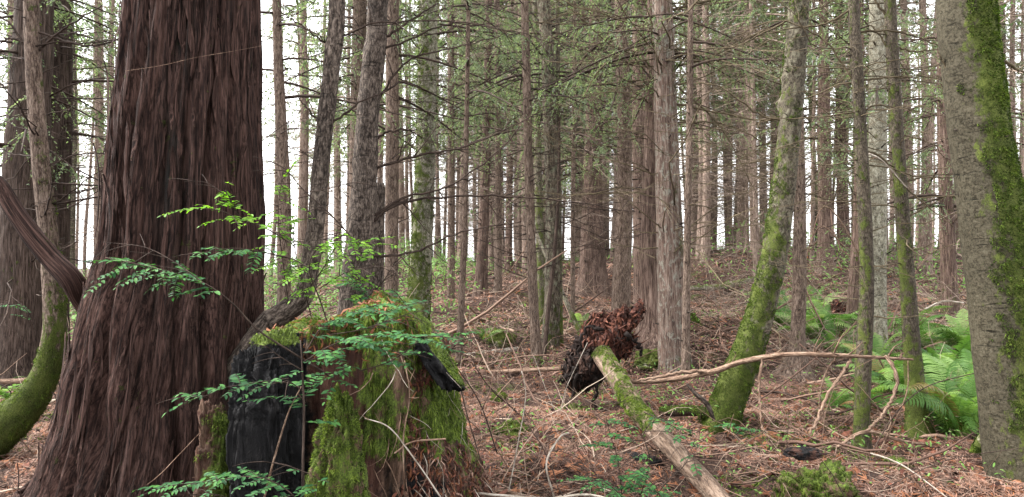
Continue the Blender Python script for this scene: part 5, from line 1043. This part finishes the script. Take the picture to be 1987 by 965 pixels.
shrub('dark green leafy spray reaching left across the old cedar from the stump', [([(640, 730, 3.0), (560, 680, 2.9), (500, 640, 2.85), (452, 590, 2.8), (400, 552, 2.75), (330, 528, 2.75), (262, 512, 2.75), (205, 500, 2.75)], 7, (.58, .99), 18, 88),
    ([(398, 552, 2.75), (340, 510, 2.8), (280, 480, 2.85), (200, 470, 2.9)], 4, (.15, .99), 9, 80)], seed=2, maxleaf=300, tz=.38)
shrub('yellow-green leafy sprig with a reddish tip against the right half of the old cedar', [([(560, 470, 3.5), (510, 440, 3.3), (470, 428, 3.2), (430, 410, 3.1), (380, 405, 3.05), (350, 410, 3.0)], 4, (.3, .99), 8, 66), ([(470, 428, 3.2), (448, 395, 3.15), (435, 350, 3.15)], 3, (.2, .99), 7, 34), ([(440, 380, 3.1), (400, 355, 3.1), (358, 352, 3.1)], 3, (.1, .99), 3, 45)], 'leafbright', 19, tz=.35, seed=3, maxleaf=150)
shrub('leafy twig crossing the old cedar below the yellow-green sprig', [([(560, 500, 3.3), (500, 488, 3.2), (450, 482, 3.1), (400, 490, 3.05), (350, 495, 3.0)], 4, (.1, .99), 11, 58)], 'leaflet', 18, tz=.35, seed=4, maxleaf=120)
shrub('bright backlit bush spreading from the stump top over the dark trunks, higher part', [([(560, 590, 4.0), (548, 500, 4.0), (540, 420, 4.0), (545, 360, 4.0), (560, 330, 4.0)], 4, (.2, .99), 14, 70), ([(700, 480, 4.0), (640, 415, 4.0), (590, 370, 4.0), (555, 330, 4.0), (520, 310, 4.0)], 5, (.05, .95), 14, 66), ([(590, 375, 4.0), (640, 365, 3.95), (700, 352, 3.9)], 3, (.05, .99), 8, 46), ([(545, 360, 4.), (560, 250, 4.05), (550, 190, 4.1)], 3, (.1, .8), 5, 40)], 'leafbright', 15, tz=.35, seed=5, maxleaf=300)
shrub('bright leafy bush in front of the dark trunks just above the stump', [([(640, 640, 3.8), (620, 580, 3.8), (600, 520, 3.8), (620, 480, 3.8), (680, 470, 3.8), (740, 480, 3.8)], 5, (.3, .99), 15, 66), ([(620, 560, 3.8), (670, 530, 3.75), (720, 520, 3.7), (780, 515, 3.7)], 4, (.05, .99), 13, 60), ([(600, 520, 3.8), (560, 500, 3.85), (520, 500, 3.9)], 4, (.05, .99), 7, 55)], 'leafbright', 16, tz=.35, seed=6, maxleaf=300)
shrub('dense bright sprays filling the gap just left of the darkest trunk', [([(610, 640, 4.1), (590, 560, 4.1), (575, 500, 4.1), (570, 450, 4.1), (580, 400, 4.1)], 4, (.15, .99), 15, 62), ([(600, 560, 4.1), (640, 500, 4.1), (660, 450, 4.1), (665, 420, 4.1)], 4, (.15, .99), 13, 58)], 'leafbright', 15, seed=25, maxleaf=300, tz=.35)
shrub('yellow-green bush right before the darkest trunk, just over the stump', [([(700, 640, 3.9), (700, 580, 3.9), (690, 530, 3.9), (700, 490, 3.9), (690, 460, 3.9)], 4, (.15, .99), 15, 62), ([(700, 590, 3.9), (740, 550, 3.9), (760, 520, 3.9), (770, 500, 3.9)], 4, (.15, .99), 13, 56)], 'leafbright', 15, seed=26, maxleaf=300, tz=.35)
shrub('dusty green low bush just behind the right of the stump', [([(720, 640, 3.6), (720, 590, 3.6), (700, 560, 3.6), (690, 540, 3.6)], 4, (.2, .99), 8, 60), ([(780, 640, 3.7), (790, 600, 3.7), (765, 560, 3.7), (770, 520, 3.7)], 4, (.2, .99), 8, 55)], 'leaflet', 16, tz=.35, seed=16, maxleaf=180)
shrub('tall-stemmed leafy shrub rising in front of the charred stump face', [([(588, 1010, 2.62), (588, 900, 2.62), (590, 800, 2.65), (588, 745, 2.68), (586, 700, 2.7), (583, 660, 2.72)], 10, (.55, .99), 9, 95), ([(586, 705, 2.7), (640, 672, 2.68), (700, 655, 2.66), (770, 652, 2.64), (830, 655, 2.62)], 5, (.08, .99), 12, 90), ([(588, 720, 2.7), (540, 690, 2.68), (510, 665, 2.66)], 4, (.2, .99), 4, 75),
    ([(588, 760, 2.66), (560, 740, 2.6), (545, 745, 2.58)], 4, (.3, .99), 4, 70)], 'leaflet', 23, seed=7, maxleaf=300)
shrub('leafy sprays massed over the top of the stump', [([(590, 690, 2.85), (620, 640, 2.85), (650, 620, 2.85), (700, 600, 2.85), (740, 590, 2.85)], 5, (.2, .99), 12, 85), ([(600, 700, 2.8), (660, 680, 2.8), (720, 670, 2.8), (790, 690, 2.8)], 4, (.1, .99), 11, 80), ([(640, 650, 3.0), (700, 640, 3.0), (760, 620, 3.0), (810, 605, 3.0), (850, 606, 3.0)], 4, (.3, .99), 8, 70)], 'leaflet', 22, seed=8, maxleaf=290)
shrub('dark green sprays trailing over the mossy right shoulder of the stump', [([(700, 720, 2.85), (760, 700, 2.85), (820, 660, 2.9), (890, 648, 2.95)], 4, (.15, .99), 9, 70), ([(680, 700, 2.8), (650, 730, 2.75), (640, 760, 2.7)], 3, (.2, .99), 4, 60), ([(720, 640, 3.1), (760, 600, 3.1), (800, 590, 3.1)], 3, (.1, .99), 7, 60)], 'leaflet', 19, seed=28, maxleaf=240)
shrub('blue-green sprig reaching left over the foot of the old cedar', [([(560, 735, 2.75), (500, 742, 2.75), (440, 752, 2.75), (400, 768, 2.75), (335, 772, 2.75)], 4, (.05, .99), 9, 72)], 'leaflet', 22, seed=9, maxleaf=110)
shrub('leafy shrub low along the bottom edge at the stump foot', [([(600, 990, 2.6), (540, 940, 2.6), (480, 925, 2.6), (400, 935, 2.6), (300, 945, 2.6)], 5, (.1, .99), 16, 80), ([(600, 920, 2.6), (560, 905, 2.6), (510, 895, 2.6)], 4, (.1, .99), 5, 60), ([(500, 1000, 2.6), (420, 960, 2.6), (330, 970, 2.6)], 4, (.2, .99), 7, 70)], 'leaflet', 20, seed=10, maxleaf=260)
shrub('small leafy sprout on the mossy shard of the stump', [([(610, 985, 2.6), (615, 940, 2.6), (620, 925, 2.6)], 3, (.2, .99), 5, 40)], 'leaflet', 20, seed=11, maxleaf=40)
shrub('dark leafy shrub around the near end of the fallen log', [([(1210, 1000, 4.0), (1200, 900, 4.0), (1180, 830, 4.0), (1175, 800, 4.0)], 4, (.2, .99), 13, 62), ([(1230, 1000, 3.9), (1260, 900, 3.9), (1250, 840, 3.9), (1290, 800, 3.95)], 4, (.2, .99), 13, 62), ([(1160, 1000, 3.9), (1140, 920, 3.9), (1120, 880, 3.9)], 4, (.2, .99), 10, 55), ([(1250, 1000, 3.8), (1290, 940, 3.8), (1330, 900, 3.85), (1350, 850, 3.9)], 4, (.1, .99), 10, 55)], 'leaflet', 15, seed=12, maxleaf=300)
shrub('second leafy tangle on the bank at bottom centre', [([(1240, 1000, 3.7), (1180, 940, 3.7), (1130, 930, 3.7)], 4, (.2, .99), 9, 52), ([(1260, 1000, 3.7), (1280, 960, 3.7), (1230, 900, 3.7)], 4, (.2, .99), 9, 52), ([(1090, 1000, 3.8), (1060, 950, 3.8), (1020, 930, 3.8)], 4, (.2, .99), 6, 45)], 'leaflet', 14, seed=13, maxleaf=220)
shrub('leafy runner lying along the fallen log at its middle', [([(1250, 800, 5.3), (1310, 830, 5.0), (1340, 870, 4.8), (1350, 910, 4.6)], 3, (.0, .99), 9, 40)], 'leaflet', 15, seed=14, maxleaf=90)
shrub('small leafy plant at the foot of the leaning alder', [([(1420, 850, 5.6), (1440, 830, 5.6), (1400, 815, 5.6)], 3, (.1, .99), 6, 45), ([(1430, 850, 5.6), (1470, 838, 5.6), (1500, 835, 5.6)], 3, (.1, .99), 5, 40)], 'leaflet', 13, seed=15, maxleaf=70)
shrub('leafy sprigs hanging before the left edge cedar', [([(70, 640, 6.5), (50, 600, 6.5), (10, 590, 6.5), (-20, 600, 6.5)], 3, (.1, .99), 7, 40)], 'leaflet', 12, seed=17, maxleaf=60)
shrub('leaves under the mossy curved trunk at the left edge', [([(30, 790, 6.8), (20, 760, 6.8), (0, 745, 6.8)], 4, (.1, .99), 6, 50)], 'leafbright', 22, seed=18, maxleaf=40)
shrub('low green shrub on the flat ground right of the stump', [([(860, 690, 7), (870, 650, 7), (840, 640, 7)], 3, (.1, .99), 9, 60), ([(850, 700, 7), (900, 660, 7), (930, 655, 7)], 3, (.1, .99), 7, 50)], 'leaflet', 12, seed=19, maxleaf=120)
